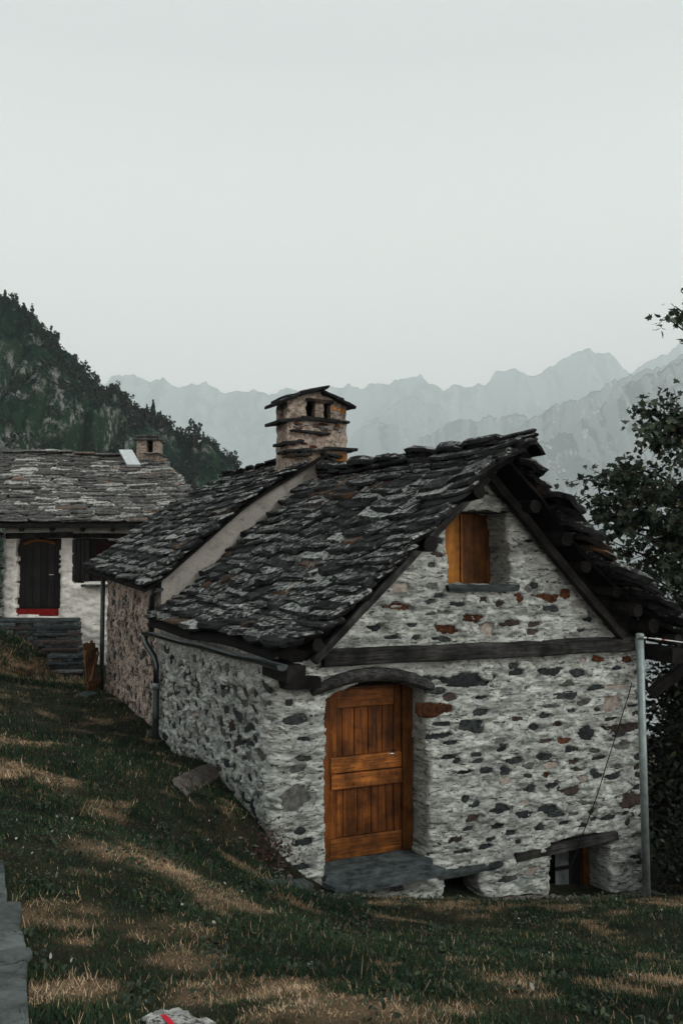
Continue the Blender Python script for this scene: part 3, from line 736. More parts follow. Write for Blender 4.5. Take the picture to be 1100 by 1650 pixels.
for sgn, offs in ((1, (.45,.85,1.22,1.58,1.92,2.24,2.52)), (-1, (.45,1.1,1.75,2.35))):
    for i, q in enumerate(offs):
        s = RID1+sgn*q; f_ = 1-q/2.82; z = float(prof1(s))-.14 + (sag1R if sgn > 0 else sag1L)(-.4, f_)
        ln = (-.34 if sgn > 0 else -.55) - .05*math.sin(i*2.3)
        MB().tube([H(s+.05*math.sin(i*4.1)*f, f, z+.02*math.sin(f*5+i*2)) for f in np.linspace(ln, .1, 6)], .075+.012*math.sin(i*1.7), 12, .07, i).build('purlin', M_DARKWOOD, house1)
gb = MB(); gs_ = np.linspace(.1, 5.1, 24)  # added dark boards standing in for deep shade under the overhang
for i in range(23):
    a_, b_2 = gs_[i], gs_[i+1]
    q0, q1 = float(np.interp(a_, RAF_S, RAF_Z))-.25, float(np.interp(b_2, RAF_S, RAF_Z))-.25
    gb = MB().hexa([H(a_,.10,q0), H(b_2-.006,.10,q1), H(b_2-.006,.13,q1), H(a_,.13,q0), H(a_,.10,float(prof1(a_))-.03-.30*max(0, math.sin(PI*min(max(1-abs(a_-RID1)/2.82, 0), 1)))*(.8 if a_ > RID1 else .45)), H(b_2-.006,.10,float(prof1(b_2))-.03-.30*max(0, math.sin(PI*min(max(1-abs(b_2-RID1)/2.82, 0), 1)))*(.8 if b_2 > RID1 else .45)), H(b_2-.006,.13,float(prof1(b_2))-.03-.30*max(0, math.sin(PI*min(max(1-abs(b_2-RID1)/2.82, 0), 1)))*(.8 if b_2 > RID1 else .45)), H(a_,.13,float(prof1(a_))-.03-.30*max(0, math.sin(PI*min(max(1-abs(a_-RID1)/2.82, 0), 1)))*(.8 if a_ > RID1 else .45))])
    if i not in range(9, 15): gb.build('gable_shade_board', M_DARKWOOD, house1)
# corner wall plate under the left eave at the front, darkened to stand in for shade
beam('wall_plate', H(.06,-.55,-1.03), H(.06,.1,-1.02), .2, .17, M_DARKWOOD, house1, 8)
beam('wall_plate', H(.30,-.16,-1.17), H(.30,.05,-1.17), .40, .12, M_DARKWOOD, house1, 9)
beam('wall_plate', H(4.98,-.55,-1.06), H(4.98,1.0,-1.03), .2, .18, M_DARKWOOD, house1, 10)

# door
DT = .40
dS0, _ = P2(531,1300,DT); dS1, _ = P2(645,1300,DT)
fS1, _ = P2(660,1300,DT)
dZ0 = P2(533,1385,DT)[1]; dZ1 = P2(590,1098,DT)[1]
door = MB().hbox(dS0, dS1, DT+.02, DT+.05, dZ0, dZ1).build('door', M_DOORWOOD, house1)
tag(door, 'orange varnished plank door with two wide middle rails')
def dz(y, x=533): return P2(x, y, DT)[1]
def dbox(name, s0, s1, z0, z1, t0, t1, mat, bev=.006): return MB().hbox(s0, s1, DT+t0, DT+t1, z0, z1).build(name, mat, door, bevel=bev)
dbox('stile', dS0, dS0+.075, dz(1352), dz(1112), -.012, .018, M_DOORWOOD)
dbox('stile', dS1-.085, dS1, dz(1352), dz(1112), -.012, .018, M_DOORWOOD)
dbox('rail', dS0+.077, dS1-.087, dz(1142), dz(1112), -.010, .018, M_DOORRAIL)
dbox('rail', dS0, dS1, dz(1246), dz(1221), -.030, .018, M_DOORRAIL)
dbox('rail', dS0, dS1, dz(1272), dz(1248.5), -.042, .018, M_DOORRAIL)
dbox('rail', dS0, dS1, dz(1386), dz(1352.5), -.020, .018, M_DOORRAIL)
for (ya, yb) in ((1221, 1142), (1352, 1272)):
    pa, pb = dS0+.078, dS1-.088; cuts = [0, .10, .31, .55, .80, 1.0] if ya == 1221 else [0, .12, .36, .60, .86, 1.0]
    for c0, c1_ in zip(cuts[:-1], cuts[1:]):
        dbox('plank', pa+(pb-pa)*c0+.003, pa+(pb-pa)*c1_-.003, dz(ya)+.003, dz(yb)-.003, .002+random.uniform(0,.004), .019, M_DOORWOOD, .007)
for zr in (1228, 1239, 1255, 1266):
    for i in range(4):
        s = dS0+.06+(dS1-dS0-.12)*(i+.5*(zr in (1228, 1255)))/3.6
        t_ = DT-.031 if zr < 1247 else DT-.043
        MB().tube([H(s, t_-.004, dz(zr)), H(s, t_+.004, dz(zr))], .006, 8).build('nail', M_BLACK, door)
hs, hz = P2(634,1213,DT-.03)
MB().tube([H(hs+.01, DT-.015, hz), H(hs+.01, DT-.07, hz), H(hs-.10, DT-.07, hz+.002)], .009, 8).build('handle', M_STEEL, door, True)
dbox('lock_plate', hs-.012, hs+.028, hz-.15, hz+.03, -.016, -.012, M_DARKWOOD, .002)
fr = MB().hbox(dS1+.006, fS1+.012, DT-.05, DT+.06, dZ0-.01, dZ1+.02).build('door_frame', M_SHUT_D, house1, bevel=.006)
MB().hbox(dS0-.11, dS0-.006, DT-.03, DT+.06, dZ0-.01, dZ1+.02).build('door_frame', M_DOORWOOD, house1, bevel=.006)
MB().hbox(dS0-.004, dS1+.004, DT-.02, DT+.05, dZ1-.05, dZ1+.12).build('door_frame', M_DARKWOOD, house1, bevel=.006)
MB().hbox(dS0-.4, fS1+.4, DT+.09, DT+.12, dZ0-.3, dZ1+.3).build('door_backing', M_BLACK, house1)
# curved lintel, threshold, step
arc = [(503,1117),(520,1108),(545,1097),(575,1089),(605,1086),(640,1088),(668,1095),(688,1103),(698,1108)]
pts = [H(*((lambda q: (q[0], -.045, q[1]))(P2(x, y, -.06)))) for x, y in arc]
lint = MB(); 
lint.tube(pts, [.035,.055,.068,.072,.072,.072,.072,.065,.04], 12, .05, 3, 1.0).build('door_lintel', M_BEAM, house1)
def slab(name, corners, z, th, mat, parent, seed=0, sub=3, jit=.012):
    """rough slab: corners (x, y) outline, top height z (number or function), thickness"""
    r = random.Random(seed); out_ = []
    m_ = len(corners)
    for i in range(m_):
        a = np.array(corners[i][:2], float); b_ = np.array(corners[(i+1) % m_][:2], float)
        for k in range(sub):
            q = a+(b_-a)*k/sub; out_.append(q + np.array([r.uniform(-jit, jit), r.uniform(-jit, jit)]))
    zf = z if callable(z) else (lambda x, y: z)
    n_ = len(out_); c = np.mean(out_, 0); v = []
    for (dz_, sc) in ((-th, .96), (-th*.45, 1.0), (-.004, .985), (0, .95)):
        for q in out_:
            w = c+(q-c)*sc; v.append((w[0], w[1], zf(*w)+dz_+r.uniform(-.1, .1)*th))
    v.append((c[0], c[1], zf(*c)))
    f = []
    for l in range(3):
        for i in range(n_): a0 = l*n_+i; a1 = l*n_+(i+1) % n_; f.append([a0, a1, a1+n_, a0+n_])
    for i in range(n_): f.append([3*n_+i, 3*n_+(i+1) % n_, 4*n_])
    f.append(list(range(n_))[::-1])
    return obj(name, mesh_np(name, v, f), mat, parent)
zth = dZ0-.012
slab('threshold', [H(DOOR_S0-.03,-.04,0), H(DOOR_S1+.02,-.04,0), H(DOOR_S1,.5,0), H(DOOR_S0,.5,0)], zth, .14, M_SLAB, house1, 2)
a1_, az1 = P2(540,1424,-.34); a2_, az2 = P2(686,1408,-.30)
step_z = P2(600,1404,-.05)[1]
slab('door_step', [H(.62,-.24,0), H(1.95,-.21,0), H(1.88,-.045,0), H(.56,-.045,0)], zth-.05, .09, M_SLAB, house1, 3)

# gable window: shutter leaf, planks, sill, pebbles
WT = .44
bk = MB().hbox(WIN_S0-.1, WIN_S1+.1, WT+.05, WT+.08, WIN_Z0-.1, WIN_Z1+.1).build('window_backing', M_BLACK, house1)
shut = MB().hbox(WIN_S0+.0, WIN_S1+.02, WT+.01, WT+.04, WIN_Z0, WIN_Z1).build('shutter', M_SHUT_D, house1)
sB, _ = P2(744,880,WT); sC, _ = P2(786,880,WT); sA, _ = P2(722,880,WT)
for q0, q1, mt, tt in ((sA-.12, sA+.08, M_SHUT, -.01),(sA+.085, (sA+sB)/2+.06, M_SHUT, .0),((sA+sB)/2+.065, sB-.003, M_SHUT, -.02),(sB, (sB+sC)/2-.02, M_SHUT_D, .0),((sB+sC)/2-.016, sC-.035, M_SHUT_D, .002),(sC-.03, WIN_S1+.02, M_SHUT_D, -.008)):  # left planks painted as lit, right ones as shaded
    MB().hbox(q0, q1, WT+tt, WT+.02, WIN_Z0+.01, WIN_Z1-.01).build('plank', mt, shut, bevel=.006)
MB().hbox(WIN_S0-.12, WIN_S1+.12, .04, WT+.05, WIN_Z1-.02, WIN_Z1+.07).build('window_lintel', M_BEAM, house1, bevel=.01)
slab('window_sill', [H(WIN_S0-.06,-.09,0), H(WIN_S1+.07,-.09,0), H(WIN_S1+.02,.45,0), H(WIN_S0-.02,.45,0)], WIN_Z0+.012, .075, M_SLAB, house1, 6, 5)
# triangle of render over the gable window is the wall itself; basement vent and window
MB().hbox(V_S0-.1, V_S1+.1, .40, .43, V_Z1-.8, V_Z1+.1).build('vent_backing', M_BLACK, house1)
slab('vent_lintel', [H(V_S0-.10,-.05,0), H(V_S1+.06,-.05,0), H(V_S1+.05,.35,0), H(V_S0-.08,.35,0)], V_Z1+.055, .07, M_SLAB, house1, 7)
lA, lzA = P2(826,1383,0); lB, lzB = P2(992,1346,0)
beam('basement_lintel', H(lA+.03,.070,lzA), H(lB,.070,lzB), .20, .10, M_BEAM, house1, 12, seg=16, rough=.012)
BT = .44
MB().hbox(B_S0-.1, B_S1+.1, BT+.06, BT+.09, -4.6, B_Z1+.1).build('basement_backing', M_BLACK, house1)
bw = MB().hbox(B_S0-.02, B_S0+.04, BT, BT+.05, -4.5, B_Z1).build('basement_window', M_D3, house1)
gA, _ = P2(895,1400,BT); gB, _ = P2(917,1400,BT)
for (ya, yb) in ((1371, 1396), (1402, 1438)):
    MB().hbox(gA, gB, BT+.012, BT+.02, P2(905,yb,BT)[1], P2(905,ya,BT)[1]).build('pane', M_GLASS, bw)
MB().hbox(gA-.02, gB+.03, BT-.005, BT+.03, P2(905,1402,BT)[1]+.003, P2(905,1396,BT)[1]-.003).build('glazing_bar', M_D3, bw)
MB().hbox(gB, gB+.035, BT, BT+.04, -4.4, B_Z1).build('glazing_bar', M_D3, bw)
pA, _ = P2(937,1400,BT); pB, _ = P2(947,1400,BT)
MB().hbox(gB+.05, pA-.01, BT+.02, BT+.05, -4.5, B_Z1).build('shutter', M_DARKWOOD, house1)
MB().hbox(pA, pB, BT-.03, BT+.05, -4.5, B_Z1).build('window_post', M_SHUT_D, house1, bevel=.006)

# gutter and downpipe of the near house
def gutter(name, pts, rad, mat, parent, n=9):
    v = []; f = []; m_ = len(pts); pts = [np.asarray(p, float) for p in pts]
    for i, p in enumerate(pts):
        d = pts[min(i+1, m_-1)]-pts[max(i-1, 0)]; d /= np.linalg.norm(d); a = np.cross(d, [0,0,1]); a /= np.linalg.norm(a)
        for lay in (1.0, .86):
            for k in range(n):
                w = PI + PI*k/(n-1); v.append(p + a*math.cos(w)*rad*lay + np.array([0,0,math.sin(w)*rad*lay]))
    for i in range(m_-1):
        b0 = i*2*n; b1 = b0+2*n
        for k in range(n-1):
            f.append([b0+k, b0+k+1, b1+k+1, b1+k]); f.append([b0+n+k, b1+n+k, b1+n+k+1, b0+n+k+1])
        f.append([b0, b1, b1+n, b0+n]); f.append([b0+n-1, b0+2*n-1, b1+2*n-1, b1+n-1])
    for b0 in (0, (m_-1)*2*n): f.append([b0+k for k in range(n)])
    return obj(name, mesh_np(name, v, f, False), mat, parent)
gN = at(455,1072,8.42); gF = at(233,1017,13.1)
gp = [gN+(gF-gN)*k/8+np.array([0,0,.008*math.sin(k*2.1)]) for k in range(9)]
gutter('gutter', gp, .055, M_ZINC, house1)
bx_, by_ = H(-.10, LEN1-.12, 0)[:2]
zb = gz(bx_, by_)
e0 = gF + np.array([.02,-.04,-.05]); e2 = np.array([bx_, by_, e0[2]-.34])
MB().tube([e0, e0+np.array([0,0,-.10]), e0*.75+e2*.25+np.array([0,0,-.08]), e0*.2+e2*.8+np.array([0,0,-.02]), e2+np.array([0,0,-.08]), np.array([bx_, by_, zb+.72])], .042, 10).build('downpipe', M_ZINC, house1, True)
dp2 = MB().tube([(bx_, by_, zb+.72), (bx_, by_, zb-.05)], .046, 10).build('downpipe', M_COPPER, house1, True)
MB().tube([(bx_, by_, zb+.70), (bx_, by_, zb+.78)], .056, 12).build('pipe_collar', M_GALV, house1, True)

# ================================================================== second house behind, with the tall chimney
house2 = thing('stone_house', 'buff rendered stone house with tall slate-capped chimney behind the orange-door house', 'house', (*H(2.5, 6.2, 0)[:2], -2.5))
RID2 = 2.5
PROF2 = [(-.28,-.33),(0,-.14),(1.3,1.00),(RID2,1.74)]
_q2 = np.array([q for q, _ in PROF2] + [2*RID2-q for q, _ in PROF2[::-1][1:]]); _z2 = np.array([z for _, z in PROF2] + [z for _, z in PROF2[::-1][1:]])
def sag2(w, f): return (.055*(w-3.85))*(1-f) - .06*f*math.sin(PI*min(max((w-3.9)/4.8,0),1))
def prof2(s): return np.interp(s, _q2, _z2)
T20, T21 = 4.02, 8.75
sl2L = Slope(PROF2, lambda q, w, z: H(q, w, z), sag2); sl2R = Slope(PROF2, lambda q, w, z: H(2*RID2-q, w, z), sag2)
rm = MB()
for sl in (sl2L, sl2R):
    na, nw = 10, 10; top_ = []; bot_ = []
    for a in np.linspace(0, sl.L, na):
        for f in np.linspace(T20+.06, T21-.08, nw): pnt = sl.point(a, f); top_.append(pnt); bot_.append(pnt-np.array([0,0,.045]))
    nn = na*nw; F_ = []
    for i in range(na-1):
        for j in range(nw-1):
            k = i*nw+j; F_ += [[k, k+1, k+nw+1, k+nw], [nn+k, nn+k+nw, nn+k+nw+1, nn+k+1]]
        for j in (0, nw-1): k = i*nw+j; F_.append([k, k+nw, nn+k+nw, nn+k])
    for j in range(nw-1):
        for i in (0, na-1): k = i*nw+j; F_.append([k, k+1, nn+k+1, nn+k])
    rm.add(top_+bot_, F_)
roof2 = rm.build('roof', M_DECK, house2)
CH_S0, CH_S1, CH_T0, CH_T1 = 2.02, 3.05, 4.32, 5.1
inch = lambda c, a: False
lay_slates(sl2L, lambda a: T20, lambda a: T21, roof2, SV2, .15, (.34,.75), (.04,.07), .38, seed=21, hand=-1, a_start=-.05, lift=.08, skip=lambda c, a: a > sl2L.L-.5 and CH_T0-.1 < c < CH_T1+.1)
lay_slates(sl2R, lambda a: T20, lambda a: T21, roof2, SV2, .15, (.4,.7), seed=22, part=lambda w, a: w < 4.5 and a > 1.8, skip=lambda c, a: a > sl2L.L-.5 and CH_T0-.1 < c < CH_T1+.1)
w = 5.15
while w < 8.6:
    L = r_.uniform(.5, .8)
    o, al, up = sl2L.frame(sl2L.L-.17, w+L/2); M = axes(o+np.array([0,0,.12]), -al, up*.8+CU*.3) @ Matrix.Diagonal((L*1.1, .4, .05, 1)); obj('ridge_slab', SV2[r_.randrange(16)], None, roof2, M); w += L*.85
# wall: left side and far corner; far gable
path2 = corner_path([H(2.6, 8.2, 0), H(.0, 8.2, 0), H(.0, 4.25, 0)], .1, .025)
st2 = scatter_stones(2.75, 6.45, -2.5, -.3, .15, .12, (.10,.22), (.07,.14), .8, 31, (50,22,8,8,12), lambda p, z: z < -.45, .4)
def top2(p, x, y):
    s = (x-CC[0])*CU[0]+(y-CC[1])*CU[1]; return prof2(np.clip(s, 0, 5)) + .1 - .06
wall2 = masonry('wall', house2, M_PL2, path2, -3.2, 1.9, .025, top2, bot_g, [], .3, .02, 200, st2)
gs = np.linspace(-.02, 5.0, 26)
gm = MB(); fr_, bk_ = [], []
for s in gs: fr_ += [H(s, 4.205+.008*math.sin(s*7), prof2(s)-.02), H(s, 4.205, -1.6)]; bk_ += [H(s, 4.4, prof2(s)-.02), H(s, 4.4, -1.6)]
n_ = len(fr_); F_ = []
for i in range(len(gs)-1): k = 2*i; F_ += [[k, k+1, k+3, k+2], [n_+k, n_+k+2, n_+k+3, n_+k+1], [k, k+2, n_+k+2, n_+k]]
F_ += [[0, n_, n_+1, 1], [n_-2, n_-1, 2*n_-1, 2*n_-2]]
gm.add(fr_+bk_, F_).build('gable_render', M_STRIP, house2)
# gutter and two downpipes
gN = at(258,948,12.62); gF = at(150,917,17.05)
gutter('gutter', [gN+(gF-gN)*k/6 for k in range(7)], .055, M_ZINC, house2)
pz = at(240,1010,13.02)
MB().tube([gN+np.array([-.13,.35,-.05]), (pz[0]+.02, pz[1]+.1, gN[2]-.14), (pz[0]+.02, pz[1]+.1, -.93)], .042, 10).build('downpipe', M_ZINC, house2, True)
q = H(-.09, 8.05, 0); 
MB().tube([(q[0], q[1], -.12), (q[0], q[1], gz(q[0], q[1])-.05)], .040, 10).build('downpipe', M_COPPER, house2, True)

# chimney: four corner piers, two flue openings in front, ledges, gabled slate cap
def HB(mb, s0, s1, t0, t1, z0, z1, seed=0, j=.020, nz=None):
    """rough masonry block with a displaced skin"""
    nz = nz or max(2, int((z1-z0)/.05)); k = max(2, int((s1-s0)/.05)); kt = max(2, int((t1-t0)/.06)); ring = []
    for i in range(k): ring.append((s0+(s1-s0)*i/k, t0))
    for i in range(kt): ring.append((s1, t0+(t1-t0)*i/kt))
    for i in range(k): ring.append((s1-(s1-s0)*i/k, t1))
    for i in range(kt): ring.append((s0, t1-(t1-t0)*i/kt))
    R_ = random.Random(seed); v = []; f = []; n_ = len(ring)
    cs, ct = (s0+s1)/2, (t0+t1)/2
    for l in range(nz+1):
        z = z0+(z1-z0)*l/nz
        for (s, t) in ring:
            d = j*(R_.uniform(-1,1)*.5 + float(vnoise(s*9+seed, z*13, t*9, 3)))
            L = math.hypot(s-cs, t-ct)+1e-6; v.append(H(s+(s-cs)/L*d, t+(t-ct)/L*d, z))
    for l in range(nz):
        for i in range(n_): a0 = l*n_+i; a1 = l*n_+(i+1) % n_; f.append([a0, a1, a1+n_, a0+n_])
    f.append(list(range(n_))[::-1]); f.append([nz*n_+i for i in range(n_)])
    return mb.add(v, f)
def cz(y): return P2(510, y, CH_T0)[1]
def cs_(x, y=670): return P2(x, y, CH_T0)[0]
c0, c1 = cs_(463), cs_(558)
CT1 = CH_T0+.46
chim = HB(MB(), c0, c1, CH_T0, CT1, cz(760), cz(677), 1).build('chimney', M_CHIM, house2)
tag(chim, 'square stone chimney with gabled slate cap and two smoke openings')
zc0, zc1 = cz(677), cz(647)
o1, o2, o3, o4 = cs_(493), cs_(508), cs_(521), cs_(533)
for (a, b_, mt, sd) in ((c0, o1, M_CHIM, 2), (o2, o3, M_CHIM, 3), (o4, c1, M_CHIM, 4)):
    HB(MB(), a, b_, CH_T0+.005, CH_T0+.15, zc0, zc1, sd).build('pier', mt, chim)
for (a, b_, sd) in ((c0, c0+.22, 5), (c1-.22, c1, 6)):
    HB(MB(), a, b_, CT1-.14, CT1, zc0, zc1, sd).build('pier', M_CHIM, chim)
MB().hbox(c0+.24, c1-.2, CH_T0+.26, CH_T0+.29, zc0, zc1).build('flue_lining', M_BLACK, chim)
# orange bricks by the right flue
for (x0, x1, y0, y1) in ((535,541,659,652),(543,549,660,654),(550,557,663,655)):
    MB().hbox(cs_(x0), cs_(x1), CH_T0-.015, CH_T0+.03, cz(y0), cz(y1)).build('brick', M_CHIM_O, chim, bevel=.008)
MB().hbox(cs_(541), c1+.012, CH_T0-.012, CH_T0+.3, cz(742), cz(727)).build('brick', M_CHIM_O, chim, bevel=.01)
# gable filling over the openings
sm = cs_(522)
gf = MB(); zt_ = cz(628)
gf.add([H(c0,CH_T0+.01,zc1),H(c1,CH_T0+.01,zc1),H(sm,CH_T0+.01,zt_),H(c0,CT1,zc1),H(c1,CT1,zc1),H(sm,CT1,zt_)], [[0,1,2],[3,5,4],[0,2,5,3],[1,4,5,2],[0,3,4,1]])
gf.build('cap_gable', M_CHIM, chim)
def cslab(s0, s1, t0, t1, z0, z1, th, seed, name='slab', mat=None):
    """slab leaning across the chimney: height z0 at s0, z1 at s1"""
    def zz(x, y):
        s = float(np.dot(np.array([x, y, 0])-CC, CU)); return z0+(z1-z0)*(s-s0)/(s1-s0)
    return slab(name, [H(s0,t0,0), H(s1,t0,0), H(s1,t1,0), H(s0,t1,0)], zz, th, mat or M_SLATE1, chim, seed, 4, .02)
eL, eR = cs_(446,652), cs_(566,652)
cslab(eL, cs_(480), CH_T0-.14, CT1+.05, cz(652), cz(637), .055, 1)
cslab(cs_(455), cs_(508), CH_T0-.12, CT1+.04, cz(643), cz(628), .05, 2)
cslab(cs_(480), cs_(526), CH_T0-.15, CT1+.05, cz(634), cz(621), .045, 3)
cslab(cs_(518), cs_(548), CH_T0-.12, CT1+.05, cz(630), cz(640), .05, 4)
cslab(cs_(535), eR, CH_T0-.14, CT1+.05, cz(636), cz(650), .055, 5)
cslab(cs_(492), cs_(536), CH_T0-.05, CH_T0+.25, zc1+.04, zc1+.03, .05, 6)
cslab(cs_(447), cs_(490), CH_T0-.07, CT1+.06, zc0-.035, zc0+.03, .05, 7)
cslab(cs_(484), cs_(543), CH_T0-.10, CH_T0+.3, zc0+.045, zc0+.025, .06, 8)
cslab(cs_(540), cs_(561), CH_T0-.06, CT1+.06, zc0+.02, zc0+.02, .045, 9)
cslab(cs_(468), cs_(529), CH_T0-.09, CH_T0+.1, cz(695), cz(697), .035, 10)
cslab(cs_(452), cs_(486), CH_T0-.10, CH_T0+.3, cz(716), cz(711), .05, 11)
for i, (x0, x1, y0, y1) in enumerate(((478,524,728,722),(520,571,720,720),(516,545,729,733),(462,500,736,731),(540,573,742,745),(540,573,749,753),(455,492,729,724))):
    cslab(cs_(x0,730), cs_(x1,730), CH_T0-.13, CH_T0+.25, cz(y0), cz(y1), .045, 20+i)
# loose bits of rubble masonry on its face
r2 = random.Random(9)
for i in range(26):
    s = r2.uniform(c0+.06, c1-.06); y = r2.choice([r2.uniform(683,692), r2.uniform(700,722)])
    M = Matrix(((CU[0], -CV[0], 0, 0), (CU[1], -CV[1], 0, 0), (0, 0, 1, 0), (0, 0, 0, 1))) @ Matrix.Diagonal((r2.uniform(.10,.2), .03, r2.uniform(.05,.09), 1))
    M.translation = Vector(H(s, CH_T0+.002, cz(y))); obj('stone', STONES[r2.choice([1,3,3,3,2])][r2.randrange(10)], None, chim, M)

# ================================================================== white house at the left
Y3 = 22.0
def W3(x, y, d=Y3): return at(x, y, d)
house3 = thing('stone_house', 'whitewashed house at the left with pale slate roof and dark door', 'house', (-6, Y3+2, -2.4))
X30 = W3(4, 900)[0]; X31 = -2.7
dx0, dx1 = W3(26, 930)[0], W3(97, 930)[0]; dzb, dzt = W3(60, 993)[2], W3(60, 868)[2]
wx0, wx1 = W3(118, 900)[0], W3(214, 900)[0]; wzb, wzt = W3(150, 938)[2], W3(150, 868)[2]
path3 = corner_path([(X30, Y3+3, 0), (X30, Y3, 0), (X31, Y3, 0), (X31, Y3+5, 0)], .12, .04)
p3 = float(path3[2][np.argmin(np.abs(path3[0][:, 0]-(X30+.3)) + 50*(path3[1][:, 1] > -.99))]) - (float(path3[0][np.argmin(np.abs(path3[0][:, 0]-(X30+.3)) + 50*(path3[1][:, 1] > -.99)), 0]))
d3 = lambda p, z: rect_sdf(dx0, dx1, dzb, dzt)(p-p3, z)
w3 = lambda p, z: rect_sdf(wx0, wx1, wzb, wzt)(p-p3, z)
EZ3 = at(100, 845, Y3-.55)[2]; RZ3 = at(100, 735, Y3+2.55)[2]
wall3 = masonry('wall', house3, M_PL3, path3, -3.4, 1.6, .04, lambda p, x, y: EZ3+.25+0*x, lambda p, x, y: ground_z(x, y)-.4, [d3, w3], .3, .035, 300, None)
PROF3 = [(-.55, EZ3), (.4, EZ3+.62), (2.6, RZ3)]
RX1 = at(256, 738, Y3+2.6)[0]                                   # ridge ends here, a hip falls away to the right
hx = lambda a: -6.0
sl3 = Slope(PROF3, lambda q, w, z: np.array([w, Y3+q, z]), lambda w, f: .05*math.sin(w*1.3)*f - .03*f*(w+9)/5)
HX0 = at(350, 850, Y3-.5)[0]
def end3(a): f = min(max(a/sl3.L, 0), 1); return HX0 + (RX1-HX0)*f
def quad_sheet(mb, P00, P10, P11, P01, th=.06):
    d = np.array([0,0,-th]); mb.hexa([np.array(P00)+d, np.array(P10)+d, np.array(P11)+d, np.array(P01)+d, P00, P10, P11, P01])
r3 = MB(); a_s = np.linspace(0, sl3.L, 6)
for a, b_ in zip(a_s[:-1], a_s[1:]):
    quad_sheet(r3, sl3.point(a, -9.9), sl3.point(a, end3(a)-.05), sl3.point(b_, end3(b_)-.05), sl3.point(b_, -9.9))
quad_sheet(r3, (-9.9, Y3+5.7, EZ3), (HX0, Y3+5.7, EZ3), (RX1, Y3+2.62, RZ3-.01), (-9.9, Y3+2.62, RZ3-.01))
r3.add([(HX0, Y3-.5, EZ3), (HX0, Y3+5.7, EZ3), (RX1, Y3+2.6, RZ3-.02), (HX0, Y3-.5, EZ3-.06), (HX0, Y3+5.7, EZ3-.06), (RX1, Y3+2.6, RZ3-.08)], [[0,1,2],[3,5,4],[0,3,4,1]])
roof3 = r3.build('roof', M_DECK, house3)
SV3 = slate_variants(M_SLATE3, 16, 3)
lay_slates(sl3, lambda a: -9.3, end3, roof3, SV3, .140, (.35,.85), (.03,.055), seed=31, part=lambda w, a: w > -8.6, length=.34)
w = -9.2
while w < RX1-.1:
    L = r_.uniform(.5, 1.0); L = min(L, RX1+.1-w)
    M = axes(np.array([w+L/2, Y3+2.4, sl3.point(sl3.L, w)[2]+.05]), (1, 0, r_.uniform(-.02,.02)), (0, 1, .15)) @ Matrix.Diagonal((L*1.08, .42, .05, 1)); obj('ridge_slab', SV3[r_.randrange(16)], None, roof3, M); w += L
# skylight
k0 = at(195,731,Y3+2.35); 
Ms = [at(193,731,Y3+2.45), at(214,731,Y3+2.45), at(228,755,Y3+1.85), at(206,755,Y3+1.85)]
up_ = np.array([0,-.08,.10])
MB().hexa([*[p+up_*.4 for p in (Ms[3],Ms[2],Ms[1],Ms[0])], *[p+up_ for p in (Ms[3],Ms[2],Ms[1],Ms[0])]]).build('skylight', M_SKYL, house3)
# chimney of the white house
def ch3(x, y): return at(x, y, Y3+2.5)
ca, cb_ = ch3(223, 720)[0], ch3(258, 720)[0]; cz0, cz1, czm = ch3(240, 745)[2], ch3(240, 709)[2], ch3(240, 733)[2]
chm = MB().box(ca, cb_, Y3+2.3, Y3+2.9, cz0-.2, czm).build('chimney', M_CHIM, house3, bevel=.01)
for (q0, q1) in ((223, 239), (249, 258)):
    MB().box(ch3(q0, 720)[0], ch3(q1, 720)[0], Y3+2.3, Y3+2.88, czm, cz1).build('pier', M_CHIM, chm, bevel=.012)
MB().box(ca+.1, cb_-.1, Y3+2.6, Y3+2.62, czm, cz1).build('flue_lining', M_BLACK, chm)
for (x0, x1, y, th, sd) in ((219,262,708,.05,1),(222,259,703,.06,2),(236,262,731,.04,3)):
    slab('slab', [(ch3(x0,y)[0], Y3+2.18), (ch3(x1,y)[0], Y3+2.18), (ch3(x1,y)[0], Y3+3.0), (ch3(x0,y)[0], Y3+3.0)], ch3(240, y)[2], th, M_SLATE3, chm, sd, 3, .02)
gutter('gutter', [np.array([x, Y3-.62, EZ3-.03]) for x in np.linspace(-9.2, -3.4, 6)], .06, M_ZINC, house3)
for i in range(9):
    x = -9+i*.72; beam('rafter', (x, Y3-.5, EZ3-.13), (x, Y3+.1, EZ3+.22), .09, .1, M_DARKWOOD, house3, i, seg=4)
# door with red sill, lintel, shuttered window
dr = MB().box(dx0-.05, dx1+.05, Y3+.2, Y3+.24, dzb, dzt+.05).build('door', M_D3, house3); tag(dr, 'nearly black plank door with a red board at its foot')
for i in range(6):
    q0 = dx0+(dx1-dx0)*i/6; MB().box(q0+.006, q0+(dx1-dx0)/6-.006, Y3+.185, Y3+.199, dzb+.2, dzt-.05).build('plank', M_D3, dr, bevel=.006)
MB().box(dx0-.02, dx1+.02, Y3+.1, Y3+.19, dzb+.01, dzb+.17).build('kick_board', M_RED, dr, bevel=.01)
hp = W3(84, 926, Y3+.15); MB().tube([(hp[0]+.04, Y3+.18, hp[2]), (hp[0]+.04, Y3+.13, hp[2]), (hp[0]-.06, Y3+.13, hp[2])], .012, 8).build('handle', M_STEEL, dr)
ar = [(dx0+.12+(dx1-dx0-.3)*k/8, Y3+.17, dzt-.13+.10*math.sin(PI*k/8)) for k in range(9)]
MB().tube(ar, .035, 8).build('arched_trim', M_SHUT_D, dr)
beam('door_lintel', (dx0-.25, Y3+.1, dzt+.07), (wx0-.02, Y3+.1, dzt+.09), .3, .14, M_BEAM, house3, 4)
beam('window_lintel', (wx0-.2+.2, Y3+.1, wzt+.07), (wx1+.3, Y3+.1, wzt+.07), .3, .12, M_DARKWOOD, house3, 5)
